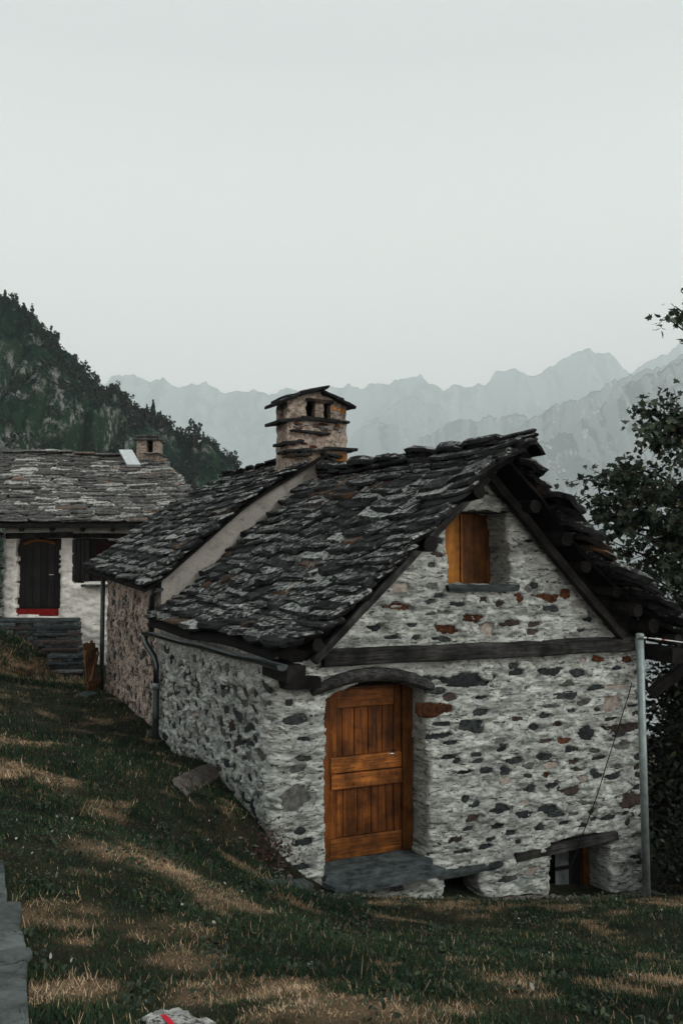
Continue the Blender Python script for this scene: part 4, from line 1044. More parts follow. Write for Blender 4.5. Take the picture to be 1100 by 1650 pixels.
win3 = MB().box(wx0-.05, wx1+.05, Y3+.22, Y3+.25, wzb-.02, wzt+.02).build('window', M_D3, house3)
sm3 = W3(146, 900)[0]
for i in range(4):
    q0 = wx0-.03+(sm3-wx0)*i/4; MB().box(q0, q0+(sm3-wx0)/4-.01, Y3+.02, Y3+.06, wzb+.02, wzt-.02).build('shutter_plank', M_D3, win3, bevel=.006)
M_PLUM = m_plain('plum_curtain', (.022,.007,.008), .9)
for i in range(5):
    q0 = sm3+.08+i*.17; MB().box(q0, q0+.14, Y3+.19, Y3+.215, wzb+.1, wzt-.08).build('curtain', M_PLUM, win3, bevel=.01)
slab('window_sill', [(wx0+.25, Y3-.2), (wx1-.25, Y3-.16), (wx1-.2, Y3+.2), (wx0+.3, Y3+.2)], wzb-.05, .06, M_SLATE3, house3, 9)

# stone stairs in front of it, each slab built
steps = thing('stone_steps', 'dark slate stairs and landing below the white house door', 'steps', (-6.6, Y3-1, -2.3))
zl = dzb - .03; r4 = random.Random(6); X0s = W3(-20, 1000, Y3-.6)[0]; X1s = W3(124, 1000, Y3-.6)[0]
slab('slab', [(X0s, Y3-.75), (X1s, Y3-.75), (X1s-.05, Y3-.02), (X0s, Y3-.02)], zl, .08, M_SLAB, steps, 1, 5, .03)
z = zl-.085; k = 0
while z > -2.6:
    th = r4.uniform(.05, .10); x = X0s
    while x < X1s-.1:
        ww = r4.uniform(.3, .8); x2 = min(x+ww, X1s+r4.uniform(-.03,.08))
        yy = Y3-.72+r4.uniform(-.05,.05)
        slab('slab', [(x, yy), (x2-.015, yy), (x2-.015, Y3-.25), (x, Y3-.25)], z, th, r4.choice([M_SLAB, M_SLAB, M_ST_GREY, M_ST_PLUM]), steps, k, 3, .02); x = x2; k += 1
    z -= th+.012
for i in range(7):
    f0 = .135*(i+1); yb = Y3-.75-.24*i; xL = W3(40+i*8, 1000, yb-.2)[0]; xR = W3(127+i*1.2, 1000, yb-.2)[0]
    for lvl in range(2):
        x = xL + r4.uniform(-.06, .12); q = 0
        while x < xR-.08:
            x2 = min(x + (r4.uniform(.45, 1.1) if lvl == 0 else r4.uniform(.18, .5)), xR + r4.uniform(-.05, .06))
            if xR - x2 < .12: x2 = xR
            zt2 = zl-f0-.03+r4.uniform(-.018,.012) - (.0 if lvl == 0 else r4.uniform(.055, .075)); yf = yb-(.32 if lvl == 0 else .26)+r4.uniform(-.05,.05)
            slab('step' if lvl == 0 else 'riser_stone', [(x, yf+r4.uniform(-.03,.03)), (x2-.012, yf), (x2-.012, yb+.06), (x, yb+.06)], zt2, r4.uniform(.045,.07) if lvl == 0 else r4.uniform(.06,.09), r4.choice([M_SLAB, M_SLAB, M_ST_DARK, M_ST_GREY, M_ST_PLUM]), steps, 40+i*20+q+lvl*9, 3, .02); x = x2; q += 1
# stacked slates at the far left edge
pile = thing('slate_stack', 'dark stack of slates at the left edge beside the white house', 'slate stack', (X30-.35, Y3-.4, -1.2))
z = at(3, 995, Y3-.4)[2]; k = 0
while z < at(3, 862, Y3-.4)[2]:
    th = r4.uniform(.04, .09); ov = r4.uniform(-.05,.06)
    slab('slab', [(X30-1.0, Y3-.65+r4.uniform(-.04,.04)), (X30+.03+ov, Y3-.65), (X30+.03+ov, Y3-.1), (X30-1.0, Y3-.1)], z+th, th, r4.choice([M_SLAB, M_SLATE1, M_ST_GREY]), pile, k, 3, .03); z += th+.006; k += 1

# ================================================================== small things
# wooden gate leaning at the corner of the second house
wp = at(156, 1103, 15.9); wz = gz(wp[0], wp[1])
pal = thing('wooden_gate', 'weathered wooden gate panel leaning by the buff house corner', 'gate', (wp[0], wp[1], wz))
M_PAL = m_wood('raw_pine', (.15,.075,.035), (.26,.14,.07), (.05,.025,.014), (26, 26, 2), rough=.8)
M_PALH = m_wood('raw_pine_rail', (.15,.075,.035), (.26,.14,.07), (.05,.025,.014), (3, 3, 26), rough=.8)
dirp = np.array([.09, .996, 0]); nrp = np.array([.996,-.09,0])
for i in range(5):
    a = np.array([wp[0]-.12, wp[1]-.1, wz]) + dirp*(.115*i); hh = .86 + .05*math.sin(i*3)
    c = []
    for zz in (0.02, hh):
        for (f, g_) in ((0,0),(.085,0),(.085,.022),(0,.022)): c.append(a+dirp*f-nrp*(g_+.1*zz)+np.array([0,0,zz]))
    MB().hexa(c).build('slat', M_PAL, pal)
for zz in (.12, .66):
    c = []
    for q in (zz, zz+.085):
        for (f, g_) in ((-.02,-.035),(.58,-.035),(.58,-.005),(-.02,-.005)): c.append(np.array([wp[0]-.12, wp[1]-.1, wz])+dirp*f-nrp*(g_+.1*q)+np.array([0,0,q]))
    MB().hexa(c).build('rail', M_PALH, pal)
a = np.array([wp[0]-.12, wp[1]-.1, wz])
beam('brace', a+dirp*.02+nrp*.03+np.array([0,0,.2]), a+dirp*.52+nrp*(-.02)+np.array([0,0,.66]), .03, .07, M_PALH, pal, 3)
# flat stones
def pix_ground(x, y):
    r = ray(x, y); lo, hi = 1.5, 16.0
    for d in np.arange(1.2, 16, .06):
        p = r*(d/r[1])
        if p[2] < gz(p[0], p[1]): return p
    return r*(hi/r[1])
def lone_slab(name, label, pix, d, th, mat, seed, tilt=0.0, rise=.03):
    P = [pix_ground(x, y) for (x, y) in pix]
    c = np.mean(P, 0); t = thing(name, label, 'stone', (c[0], c[1], gz(c[0], c[1])))
    A_ = np.array([[p[0], p[1], 1] for p in P]); co, *_ = np.linalg.lstsq(A_, np.array([p[2] for p in P]), rcond=None)
    slab('slab', [p[:2] for p in P], lambda x, y: co[0]*x+co[1]*y+co[2]+rise, th, mat, t, seed, 3, .02); return t
lone_slab('stone_slab', 'brown slate slab leaning on the lawn against the near house wall', [(274,1262),(300,1289),(356,1258),(345,1234)], (10.0,9.75,10.3,10.65), .04, m_rock('brown_slate', (.045,.040,.038), (.12,.105,.095), 9, third=(.2,.19,.18), tpos=.66), 2, rise=.05)
lone_slab('stone_slab', 'small grey splash stone under the green downpipe on the lawn', [(236,1178),(240,1187),(263,1189),(266,1180)], (13.1,12.7,12.6,13.0), .06, M_SLAB, 3)
lone_slab('stone_slab', 'thin grey stone in the grass before the wooden gate', [(124,1120),(140,1125),(160,1119),(142,1115)], (15.3,15.0,15.3,15.7), .05, M_SLAB, 4)
lone_slab('stone_slab', 'dark blue flagstone in the grass left of the door step', [(425,1420),(440,1438),(505,1430),(495,1410)], (8.5,8.25,8.65,8.95), .06, M_SLAB, 5, rise=.005)
# trail marker stone, painted white with a red bar
mk = thing('marker_stone', 'pale flat stone with a painted red and white trail mark in the foreground', 'stone', (*at(270,1650,3.3)[:2], at(270,1650,3.3)[2]))
mp = [at(225,1655,3.32), at(240,1632,3.42), at(268,1624,3.47), at(310,1634,3.42), at(350,1650,3.34), at(340,1720,3.05), at(230,1720,3.05)]
A_ = np.array([[p[0], p[1], 1] for p in mp]); co, *_ = np.linalg.lstsq(A_, np.array([gz(p[0], p[1])+.018 for p in mp]), rcond=None)
mzf = lambda x, y: co[0]*x+co[1]*y+co[2]
slab('slab', [p[:2] for p in mp], mzf, .08, m_rock('marker_rock', (.22,.22,.21), (.62,.63,.61), 22, third=(.06,.055,.05), tpos=.53), mk, 2, 3, .022)
rb = [at(258,1644,3.36), at(267,1640,3.37), at(276,1652,3.32), at(285,1668,3.25), at(275,1672,3.24)]
_rm = MB(); _rm.add([(p[0], p[1], mzf(p[0], p[1])+.006) for p in rb], [[0,1,2,3,4]]).build('red_mark', m_plain('red_marker_paint', (.42,.012,.03), .6, 0, .2), mk)
# slate path at the left edge
path = obj('path', bpy.data.meshes.new('path'), None); tag(path, kind='structure')
pp = [[(-60,1395),(5,1398),(12,1440),(14,1462),(-60,1470)],[(-60,1473),(18,1463),(35,1470),(36,1512),(-60,1520)],[(-60,1523),(34,1513),(43,1536),(-60,1556)],[(-60,1559),(52,1538),(53,1556),(24,1566),(-60,1580)],[(-60,1583),(28,1568),(46,1560),(47,1660),(-60,1690)],[(-60,1693),(47,1663),(47,1790),(-60,1850)]]
pp += [[(-360,1402),(-63,1397),(-63,1472),(-330,1500)],[(-340,1503),(-63,1475),(-63,1560),(-360,1600)],[(-360,1604),(-63,1563),(-63,1694),(-380,1740)]]
pv = MB()
for i, q in enumerate(pp):
    Pq = [pix_ground(x, y) for x, y in q]
    A_ = np.array([[p[0], p[1], 1] for p in Pq]); co2, *_ = np.linalg.lstsq(A_, np.array([gz(p[0], p[1])+.028 for p in Pq]), rcond=None)
    slab('slab', [p[:2] for p in Pq], (lambda c: (lambda x, y: c[0]*x+c[1]*y+c[2]))(co2), .06, M_PATH, path, 70+i, 3, .008)
    pv.add([(p[0], p[1], gz(p[0], p[1])+.006) for p in Pq], [list(range(len(Pq)))])
path.data = pv.mesh('path'); path.data.materials.append(M_SOIL)

# clothes-line post with its wire
pb = at(1043,1445,9.35); ptp = at(1037,1022,9.35)
post = thing('clothesline_post', 'grey galvanised steel post standing by the right house corner', 'post', (pb[0], pb[1], gz(pb[0], pb[1])))
px_, py_ = pb[0]-.01, pb[1]
MB().tube([(px_, py_, gz(px_, py_)-.2), (px_-.02, py_, ptp[2]-.03)], .039, 16).build('tube', M_GALV, post, True)
MB().tube([(px_-.02, py_, ptp[2]-.05), (px_-.02, py_, ptp[2]), (px_-.02, py_, ptp[2]+.012)], [.043,.043,.03], 16).build('cap', M_GALV, post, True)
wa = at(1044,1028,9.33); wb = at(1075,1032,9.45); wc = at(1140,1041,9.7)
MB().tube([wa, wb], .006, 6).build('hook', M_STEEL, post); MB().tube([wb, wc], .008, 6).build('wire', M_STEEL, post)
MB().tube([wa+(wb-wa)*.35, wa+(wb-wa)*.62], .012, 8).build('turnbuckle', M_STEEL, post)
MB().tube([wa+(wb-wa)*.70, wa+(wb-wa)*.80], .009, 8).build('red_sleeve', M_RED, post)
MB().tube([(px_-.055, py_-.02, wa[2]), (px_+.04, py_-.02, wa[2])], .012, 8).build('clamp', M_STEEL, post)
# loose cable on the wall
cpts = [(1017,1100),(1012,1120),(1003,1148),(994,1178),(984,1208),(974,1240),(962,1280),(948,1318),(935,1352),(928,1375),(917,1400)]
MB().tube([H(*((lambda q: (q[0], -.05, q[1]))(P2(x, y, -.05)))) for x, y in cpts], .006, 6).build('cable', M_WIRE)
tag(bpy.context.scene.objects['cable'], 'thin black cable hanging slantwise down the front wall', 'cable')
# leaning timber behind the post
b0 = at(1046,1118,11.2); b1 = at(1135,1050,11.2)
beam('timber', b0, b1, .13, .13, M_DARKWOOD, None, 4); tag(bpy.context.scene.objects['timber'], 'dark slanting timber prop in front of the bushes at the right edge', 'timber')

# ================================================================== vegetation
def m_leaf(name, a, c, accent, acc=.06, rough=.6, trans=.15):
    m, n, b = newmat(name); g = G(n); p = g.pos()
    at_ = g.new('ShaderNodeAttribute'); at_.attribute_name = 'tone'
    r = g.math('FRACT', g.math('ADD', at_.outputs['Fac'], g.rnd()))
    col = g.mix(r, a, c); col = g.mix(g.ramp(r, [(1-acc, 0), (1-acc+.01, 1)]), col, accent)
    col = g.mix(g.ramp(g.noise(p, 1.7, 3), [(.35, 0), (.65, .45)]), col, tuple(x*.5 for x in a))
    g.set(b.inputs['Base Color'], col); b.inputs['Roughness'].default_value = rough
    b.inputs['Specular IOR Level'].default_value = .3
    return m
M_MAPLE = m_leaf('maple_leaf', (.009,.020,.012), (.034,.056,.028), (.09,.075,.032), .035)
M_BUSH = m_leaf('bush_leaf', (.005,.010,.007), (.016,.026,.014), (.07,.075,.035), .05)
def maple_shape():
    tips = [(-0.0,-.08),(.16,.02),(.42,.02),(.28,.18),(.50,.42),(.24,.42),(.20,.56),(0,.92),(-.20,.56),(-.24,.42),(-.50,.42),(-.28,.18),(-.42,.02),(-.16,.02)]
    v = [(x, y, .10*abs(x)+(-.12*max(y-.5,0))) for x, y in tips] + [(0, .28, -.03)]; n_ = len(tips)
    return np.array(v), [[i, (i+1) % n_, n_] for i in range(n_)]
LV, LF = maple_shape(); LFa = np.array(LF)
def leaf_mats(P, nrm, up, size, r):
    """arrays of rotation frames for leaves"""
    x = np.cross(up, nrm); x /= np.linalg.norm(x, axis=1)[:, None]+1e-9; y = np.cross(nrm, x)
    return x, y, nrm
def leaf_cloud(name, P, size, mat, parent, seed, shape=(LV, LFa), droop=.35, nparts=0, key=None):
    r = np.random.default_rng(seed); n_ = len(P)
    nr = r.normal(size=(n_, 3))*.75 + np.array([0,-.25,.75]); nr /= np.linalg.norm(nr, axis=1)[:, None]
    up = r.normal(size=(n_, 3)) + np.array([0,0,-droop]); x, y, z = leaf_mats(P, nr, up, size, r)
    s = size*r.uniform(.6, 1.25, n_)
    order = np.arange(n_)
    if nparts and key is not None: order = np.argsort(key)
    lead = order[:nparts]; rest = order[nparts:]
    if nparts:
        lm = mesh_np('leaf', shape[0], [list(f) for f in shape[1]]); lm.materials.append(mat)
        for i in lead:
            M = Matrix((x[i], y[i], z[i])).transposed().to_4x4() @ Matrix.Scale(float(s[i]), 4); M.translation = Vector(P[i]); obj('leaf', lm, None, parent, M)
    S, Fs = shape; k = len(S)
    co = P[rest][:, None, :] + s[rest][:, None, None]*(S[None, :, 0:1]*x[rest][:, None] + S[None, :, 1:2]*y[rest][:, None] + S[None, :, 2:3]*z[rest][:, None])
    F_ = (Fs[None] + (np.arange(len(rest))*k)[:, None, None]).reshape(-1, 3)
    me = mesh_np(name, co.reshape(-1, 3), F_)
    a = me.attributes.new('tone', 'FLOAT', 'POINT'); a.data.foreach_set('value', np.repeat(r.uniform(0, .93, len(rest)), k).astype(np.float32))
    o = obj(name, me, mat, parent); o['kind'] = 'stuff'; return o

# maple at the right: trunk out of frame, boughs reaching over the roof
tr = np.array([6.3, 13.2]); tz = gz(*tr)
maple = thing('maple_tree', 'leafy maple tree overhanging the roof at the right edge', 'tree', (*tr, tz))
rt = random.Random(12)
trunk = MB(); trunk.tube([(tr[0], tr[1], tz-.3), (tr[0]-.05, tr[1], tz+1.5), (tr[0]+.05, tr[1]+.1, tz+3.4), (tr[0]+.15, tr[1], tz+5.0), (tr[0]+.1, tr[1]-.1, tz+6.9)], [.24,.2,.17,.11,.03], 12, .05, 2)
trunk.build('trunk', M_BARK, maple, True)
targets = [(935,795,13.0),(950,770,12.6),(985,745,12.8),(1010,760,12.5),(945,830,12.9),(990,800,12.3),(1020,690,12.2),(1040,665,12.4),(1060,700,12.5),(1085,655,12.3),(1010,850,12.4),(1050,780,12.2),(1080,830,12.0),(1100,740,12.6),(1060,905,12.0),(1095,910,12.2),(1080,970,12.0),(975,870,13.2),(1020,910,12.9),(1110,860,12.6),(1130,600,12.4),(1125,690,12.2),(1150,780,12.4),(1130,500,12.3),(1085,490,12.1),(1075,510,12.2),(1100,470,12.5),(1150,900,12.2),(1000,770,13.4),(1040,840,13.3),(970,810,13.1),(1200,620,12.6),(1260,700,12.4),(1320,800,12.8),(1200,470,12.8),(1270,530,13.2),(1190,840,12.2),(1360,650,13.0),(1290,900,12.4),(1230,400,13.1),(1300,440,13.5),(1340,560,14),(1250,780,14.2),(1200,560,14.2),(1400,760,13.4)]
P_l = []; br = MB()
for i, (x, y, d) in enumerate(targets):
    e_ = at(x, y, d); z0 = min(max(e_[2]-1.2+rt.uniform(-.4,.3), tz+1.8), tz+6.6); a = np.array([tr[0], tr[1], z0])
    mid = (a+e_)/2 + np.array([rt.uniform(-.2,.2), rt.uniform(-.2,.2), rt.uniform(.1,.35)])
    pts = []
    for k in range(9):
        f = k/8; pts.append((1-f)**2*a + 2*f*(1-f)*mid + f*f*e_ + np.array([rt.uniform(-.03,.03) for _ in range(3)])*(f > 0))
    br.tube(pts, [.045*(1-k/8)+.006 for k in range(9)], 6)
    twig = rt.randint(18, 24)
    sparse = y < 540
    for k in range(twig if not sparse else 6):
        f = rt.uniform(.35, 1.0) if not sparse else rt.uniform(.8, 1.0)
        j = min(int(f*8), 7); q = pts[j] + (pts[j+1]-pts[j])*(f*8-j)
        rr_ = .42 if not sparse else .2
        dv = np.array([rt.gauss(-.15, .5), rt.gauss(0, .5), rt.gauss(-.02, .3)]); dv = dv/np.linalg.norm(dv)*rt.uniform(.18, rr_)
        br.tube([q, q+dv*.55+np.array([0,0,.03]), q+dv], [.007,.005,.003], 4)
        for _ in range(rt.randint(11, 17) if not sparse else 7):
            g_ = rt.uniform(.25, 1.05); P_l.append(q+dv*g_+np.array([rt.gauss(0,.07), rt.gauss(0,.07), rt.gauss(0,.05)]))
br.build('boughs', M_BARK, maple)
P_l = np.array(P_l)
pxx = P_l[:, 0]/P_l[:, 1]; pyy = P_l[:, 2]/P_l[:, 1]
leaf_cloud('foliage', P_l, .11, M_MAPLE, maple, 5, nparts=290, key=np.where((pxx < .376) & (pyy > -.05), P_l[:, 1], 99))
# dark bushes behind the post
OVAL = (np.array([(0,0,0),(.26,.3,.05),(.22,.7,.03),(0,1,-.05),(-.22,.7,.03),(-.26,.3,.05)]), np.array([(0,1,2),(0,2,3),(0,3,4),(0,4,5)]))
def bush(label, c, rad, n_, seed, size, grp='dark bushes at the right'):
    t = thing('bush', label, 'bush', (c[0], c[1], gz(c[0], c[1])), grp); r = np.random.default_rng(seed)
    cl = r.normal(size=(n_//22, 3)); cl /= np.linalg.norm(cl, axis=1)[:, None]; cl = cl*(r.uniform(.25, 1, len(cl))**.5)[:, None]*np.array(rad)
    P = (cl[r.integers(0, len(cl), n_)] + r.normal(size=(n_, 3))*.16) + np.array(c)
    P = P[P[:, 2] > ground_z(P[:, 0], P[:, 1])-.05]
    leaf_cloud('foliage', P, size, M_BUSH, t, seed, OVAL, .2)
    st = MB(); rr = random.Random(seed); base = np.array([c[0], c[1], gz(c[0], c[1])-.1])
    for k in range(9):
        e_ = np.array(c)+np.array([rr.uniform(-.7,.7)*rad[0], rr.uniform(-.7,.7)*rad[1], rr.uniform(0,.8)*rad[2]])
        st.tube([base+np.array([rr.uniform(-.2,.2), rr.uniform(-.2,.2), 0]), (base+e_)/2+np.array([rr.uniform(-.2,.2),0,.2]), e_], [.03,.018,.006], 5)
    st.build('stems', M_BARK, t)
bush('tall dark bush directly behind the steel post', (5.0, 11.9, -2.4), (.95,.8,2.2), 30000, 51, .10)
bush('dark bush at the right edge under the maple', (6.2, 12.6, -1.6), (1.5,1.0,2.8), 24000, 52, .11)
bush('low dark shrub at the foot of the steel post', (4.35, 10.8, -3.35), (.5,.5,.6), 6000, 53, .06)
# reddish weed at the corner of the near house
wd_ = at(432,1385,8.75); wd_z = gz(wd_[0], wd_[1])
weed = thing('weed', 'rusty red dry weed at the foot of the near house corner', 'plant', (wd_[0], wd_[1], wd_z))
r = np.random.default_rng(3); n_ = 420
P = np.stack([wd_[0]+r.normal(size=n_)*.13, wd_[1]+r.normal(size=n_)*.10, wd_z+np.abs(r.normal(size=n_))*.17], 1)
leaf_cloud('foliage', P, .038, m_leaf('rusty_leaf', (.022,.010,.006), (.060,.024,.012), (.12,.05,.02), .08), weed, 4, OVAL, 0)
sm_ = MB()
for k in range(14): e_ = P[k*20]; sm_.tube([(wd_[0]+rt.uniform(-.05,.05), wd_[1]+rt.uniform(-.05,.05), wd_z-.02), e_], [.004,.002], 4)
sm_.build('stems', M_BARK, weed)

# grass: every blade a bent strip; too many to count
m, n, b = newmat('grass_blade'); g = G(n)
a1 = g.new('ShaderNodeAttribute'); a1.attribute_name = 'tone'; a2 = g.new('ShaderNodeAttribute'); a2.attribute_name = 'dry'
gc = g.mix(a1.outputs['Fac'], (.005,.016,.009), (.042,.074,.034)); gd = g.mix(a1.outputs['Fac'], (.22,.135,.075), (.72,.53,.35))
g.set(b.inputs['Base Color'], g.mix(a2.outputs['Fac'], gc, gd)); b.inputs['Roughness'].default_value = .7; M_GRASS = m
def blades(name, n_, xr, yr, dens, seed, hmin, hmax, wdt, keep):
    r = np.random.default_rng(seed)
    x = r.uniform(*xr, n_*3); y = r.uniform(*yr, n_*3)
    k = r.uniform(size=n_*3) < dens(x, y); x, y = x[k][:n_], y[k][:n_]
    k = keep(x, y); x, y = x[k], y[k]; n_ = len(x)
    z = ground_z(x, y); dr_ = dryness(x, y)
    tuft = .5+.5*fbm(x*3.1, y*3.1, 0, 41, 3)
    h = (hmin+(hmax-hmin)*r.uniform(size=n_)**2.0)*np.where(r.uniform(size=n_) < .012, 2.1, 1)*(.65+.75*np.clip(tuft, 0, 1))*(1-.45*dr_)
    w = wdt*r.uniform(.7, 1.4, n_); a = r.uniform(0, 2*PI, n_); ln = r.uniform(.25, 1.0, n_)*(1+.5*dr_)
    dx, dy = np.cos(a), np.sin(a); sx, sy = -dy, dx
    def pt(f, wv, side): 
        b2 = ln*h*f*f
        return np.stack([x+dx*b2+sx*w*wv*side, y+dy*b2+sy*w*wv*side, z-.008+h*f*(1-.25*ln*f)], 1)
    V_ = np.stack([pt(0, 1, -1), pt(0, 1, 1), pt(1, .22, 1), pt(1, .22, -1)], 1).reshape(-1, 3)
    F_ = np.arange(n_*4).reshape(-1, 4)
    me = mesh_np(name, V_, F_)
    t = me.attributes.new('tone', 'FLOAT', 'POINT'); t.data.foreach_set('value', np.repeat(np.clip(r.beta(1.3, 3, n_)*(1+.9*fbm(x*1.7, y*1.7, 0, 55, 3)), 0, 1), 4).astype(np.float32))
    d = me.attributes.new('dry', 'FLOAT', 'POINT'); isd = (r.uniform(size=n_) < np.clip(dr_*1.0+.05, 0, 1)).astype(np.float32); d.data.foreach_set('value', np.repeat(isd*r.uniform(.6,1,n_), 4).astype(np.float32))
    o = obj(name, me, M_GRASS); return tag(o, kind='stuff')
PATHX = [(pix_ground(x, y)[:2]) for x, y in ((5,1398),(14,1462),(36,1490),(48,1545),(47,1650),(47,1760))]
def keep_g(x, y, fov=.46):
    s = (x-CC[0])*CU[0]+(y-CC[1])*CU[1]; t = (x-CC[0])*CV[0]+(y-CC[1])*CV[1]
    k = ~((s > -.03) & (s < 5.03) & (t > -.02) & (t < 8.3))
    py = np.array([q[1] for q in PATHX[::-1]]); pxl = np.array([q[0] for q in PATHX[::-1]])
    k &= ~((y < py[-1]) & (x < np.interp(y, py, pxl)-.05) & (x > np.interp(y, py, pxl)-1.15))
    k &= ~((s > .35) & (s < 2.05) & (t > -.46) & (t < 0))
    fx = x/np.maximum(y, .1); k &= (np.abs(fx) < fov)
    k &= ~((y > Y3-.8) & (x > X0s-.2) & (x < X1s+.1)); k &= ~((y > Y3-2.4) & (x > (38+9*(Y3-.75-y)/.27-552)/F_PX*y) & (x < X1s+.1)); k &= ~((y > Y3-.05))
    cx, cy = at(285,1650,3.3)[:2]; k &= np.hypot((x-cx)/.11, (y-cy)/.14) > 1
    return k
tot = 0
tag(blades('grass', 540000, (-3.2, 4.6), (2.6, 10.2), lambda x, y: np.clip((4.2/np.maximum(y, 2.6))**1.3, 0, 1), 71, .014, .046, .0019, keep_g), 'short patchy green and straw-coloured grass on the lawn', 'grass')
tag(blades('grass', 160000, (-8.5, .2), (7.0, 21.5), lambda x, y: np.clip((9/np.maximum(y, 7))**1.2, 0, 1), 72, .022, .07, .0042, keep_g), 'short dark grass on the slope up to the white house', 'grass')
tag(blades('grass', 90000, (-9.0, -4.6), (16.5, 21.4), lambda x, y: np.ones_like(x), 73, .035, .13, .006, keep_g), 'tawny dry grass on the bank below the white house stairs', 'grass')
tag(blades('grass', 110000, (-6.5, 7.5), (1.6, 11), lambda x, y: np.where(np.abs(x/y) > .44, np.clip(4.5/y, 0, 1), 0), 74, .02, .06, .0036, lambda x, y: keep_g(x, y, 3.0)), 'turf at the outer edges of the lawn', 'grass')
# low broad-leaved weeds and a few pale flower heads in the turf
r = np.random.default_rng(91); cw = np.stack([r.uniform(-2.6, 4.2, 420), r.uniform(3.0, 10, 420)], 1)
cw = cw[keep_g(cw[:, 0], cw[:, 1])]; pk = cw[r.integers(0, len(cw), 5200)] + r.normal(size=(5200, 2))*.05
pk = pk[keep_g(pk[:, 0], pk[:, 1])]
Pw = np.stack([pk[:, 0], pk[:, 1], ground_z(pk[:, 0], pk[:, 1]) + np.abs(r.normal(size=len(pk)))*.016 + .006], 1)
tag(leaf_cloud('ground_cover', Pw, .030, m_leaf('weed_leaf', (.008,.018,.009), (.038,.060,.026), (.34,.33,.29), .025), None, 92, OVAL, -.4), 'low broad-leaved weeds scattered through the lawn', 'weeds')
# gravel and chippings at the foot of the front wall
gr = MB(); rg = random.Random(8)
ico = [(0,0,1),(.9,0,.3),(.28,.85,.3),(-.73,.53,.3),(-.73,-.53,.3),(.28,-.85,.3),(0,0,-.6)]; icf = [[0,1,2],[0,2,3],[0,3,4],[0,4,5],[0,5,1],[6,2,1],[6,3,2],[6,4,3],[6,5,4],[6,1,5]]
for i in range(1700):
    if rg.random() < .55: s, t = rg.gauss(.5,.32), -.5+rg.gauss(0,.16)
    else: s, t = rg.uniform(1.9, 4.9), -.12-abs(rg.gauss(0,.14))
    if t > -.02: continue
    p = H(s, t, 0); z = gz(p[0], p[1]); sc = rg.uniform(.008,.03)*(1.8 if rg.random() < .06 else 1)
    an = rg.uniform(0, 6.3); c, s_ = math.cos(an), math.sin(an)
    gr.add([(p[0]+sc*(x*c-y*s_), p[1]+sc*(x*s_+y*c)*rg.uniform(.7,1), z+sc*.35+zz*sc*.6) for x, y, zz in ico], icf)
tag(gr.build('gravel', m_rock('gravel_stone', (.07,.065,.06), (.27,.25,.23), 40)), 'loose stone chippings along the foot of the front wall', 'gravel', kind='stuff')

# woodland on the hill: crowns of small leaf-clump faces, one mass
XH, YH, ZH = HV
r = np.random.default_rng(17); nt_ = 7500
ii = r.integers(0, XH.shape[0], nt_*4); jj = r.integers(14, 215, nt_*4)
hx_, hy_, hz_ = XH[ii, jj], YH[ii, jj], ZH[ii, jj]
dens = fbm(hx_*.075, hy_*.075, hz_*.05, 77, 3); k = (dens + r.uniform(-.25,.25, len(dens)) > .10) | (jj < 24)
vis = (np.abs(hx_/hy_) < .5) & (hx_ < 0)
k &= vis; hx_, hy_, hz_ = hx_[k][:nt_], hy_[k][:nt_], hz_[k][:nt_]
def crowns(cx, cy, cz_, hgt, seed, nf=70, conifer=.3):
    r = np.random.default_rng(seed); n_ = len(cx)
    u = r.normal(size=(n_, nf, 3)); u /= np.linalg.norm(u, axis=2)[..., None]; rad = r.uniform(.45, 1, (n_, nf, 1))**.6
    sh = u*rad*np.array([.42,.42,.52]); con = (r.uniform(size=n_) < conifer)[:, None]
    sh[..., 0] *= np.where(con, .55*(1.1-(sh[..., 2]+.5)), 1); sh[..., 1] *= np.where(con, .55*(1.1-(sh[..., 2]+.5)), 1)
    lob = 1+.35*np.sin(u[..., 0]*5+np.arange(n_)[:, None])*np.cos(u[..., 2]*4+np.arange(n_)[:, None]*1.7); sh *= lob[..., None]
    c = np.stack([cx, cy, cz_+hgt*.48], 1)[:, None]+sh*hgt[:, None, None]
    t1 = r.normal(size=(n_, nf, 3)); t1 /= np.linalg.norm(t1, axis=2)[..., None]; t2 = np.cross(t1, r.normal(size=(n_, nf, 3))); t2 /= np.linalg.norm(t2, axis=2)[..., None]
    s = (hgt[:, None, None]*.12)*r.uniform(.6, 1.4, (n_, nf, 1))
    V_ = np.stack([c-t1*s, c+t2*s, c+t1*s, c-t2*s], 2).reshape(-1, 3)
    return V_, np.arange(len(V_)).reshape(-1, 4)
M_WOOD_ = m_leaf('woodland_leaf', (.002,.009,.008), (.016,.036,.023), (.045,.06,.035), .03, .9)
Vc, Fc = crowns(hx_, hy_, hz_-.4, r.uniform(.0, 1, len(hx_))**2.2*1.9+.38, 5, 32)
me = mesh_np('woodland', Vc, Fc); a = me.attributes.new('tone', 'FLOAT', 'POINT'); a.data.foreach_set('value', np.repeat(np.clip(np.repeat(r.uniform(0, .8, len(hx_)), 32) + r.uniform(0, .2, len(Fc)), 0, .999), 4).astype(np.float32))
tag(obj('woodland', me, M_WOOD_), 'dark scrub and woodland covering the hillside at the left', 'woodland', kind='stuff')
# pale outcrops on the hill
_sg = thing
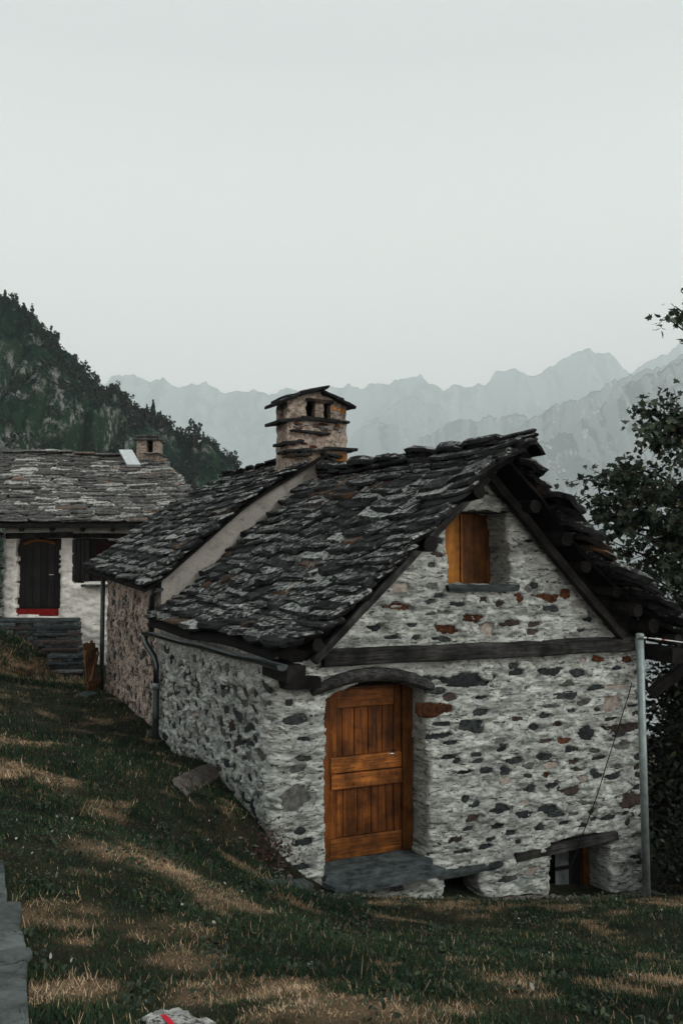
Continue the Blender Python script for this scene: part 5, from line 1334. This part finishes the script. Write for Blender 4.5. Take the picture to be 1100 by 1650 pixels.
# single trees standing out on the skyline
def far_tree(label, x, y, wpx, hpx, seed, con):
    p = at(x, y, 184); h_ = hpx/F_PX*184
    t = thing('hill_tree', label, 'tree', tuple(p), 'single trees on the hill skyline')
    V_, F_ = crowns(np.array([p[0]]), np.array([p[1]]), np.array([p[2]]), np.array([h_]), seed, 420, 1.0 if con else 0.0)
    V_[:, 0] = p[0]+(V_[:, 0]-p[0])*(wpx/hpx)*(1.8 if con else 1.15); 
    cc = V_.reshape(-1, 4, 3); ce = cc.mean(1, keepdims=True); V_ = (ce+(cc-ce)*.55).reshape(-1, 3)
    mm = mesh_np('crown', V_, F_); q = mm.attributes.new('tone', 'FLOAT', 'POINT'); q.data.foreach_set('value', np.repeat(np.random.default_rng(seed).uniform(0, 1, len(F_)), 4).astype(np.float32))
    obj('crown', mm, M_WOOD_, t)['kind'] = 'stuff'
    MB().tube([(p[0], p[1], p[2]-1.2), (p[0]+.06, p[1], p[2]+h_*.45), (p[0], p[1], p[2]+h_*.9)], [.14,.09,.02], 6).build('trunk', M_BARK, t)
for i, a in enumerate([('round dark tree standing alone low on the hill skyline', 313, 712, 26, 34, False), ('tall pointed conifer on the hill skyline left of the round tree', 247, 672, 13, 26, True), ('short conifer just left of the tallest conifer on the hill', 237, 668, 10, 16, True), ('slim little conifer right of the tallest conifer on the hill', 259, 676, 8, 14, True), ('small bush-shaped tree high on the hill skyline', 91, 547, 13, 14, False), ('low rounded tree at the right foot of the hill', 375, 748, 20, 17, False)]):
    far_tree(*a[:5], 90+i, a[5])

# ================================================================== haze
hz = MB().box(-12000, 12000, -700, 10000, -620, 2800).build('haze', None); tag(hz, kind='stuff')
m = bpy.data.materials.new('haze'); m.use_nodes = True; n = m.node_tree; n.nodes.clear()
o_ = n.nodes.new('ShaderNodeOutputMaterial'); v_ = n.nodes.new('ShaderNodeVolumePrincipled')
v_.inputs['Color'].default_value = (.895,.985,1.0,1); v_.inputs['Density'].default_value = 2.0e-4; v_.inputs['Anisotropy'].default_value = 0.0
n.links.new(v_.outputs[0], o_.inputs['Volume']); hz.data.materials.append(m)
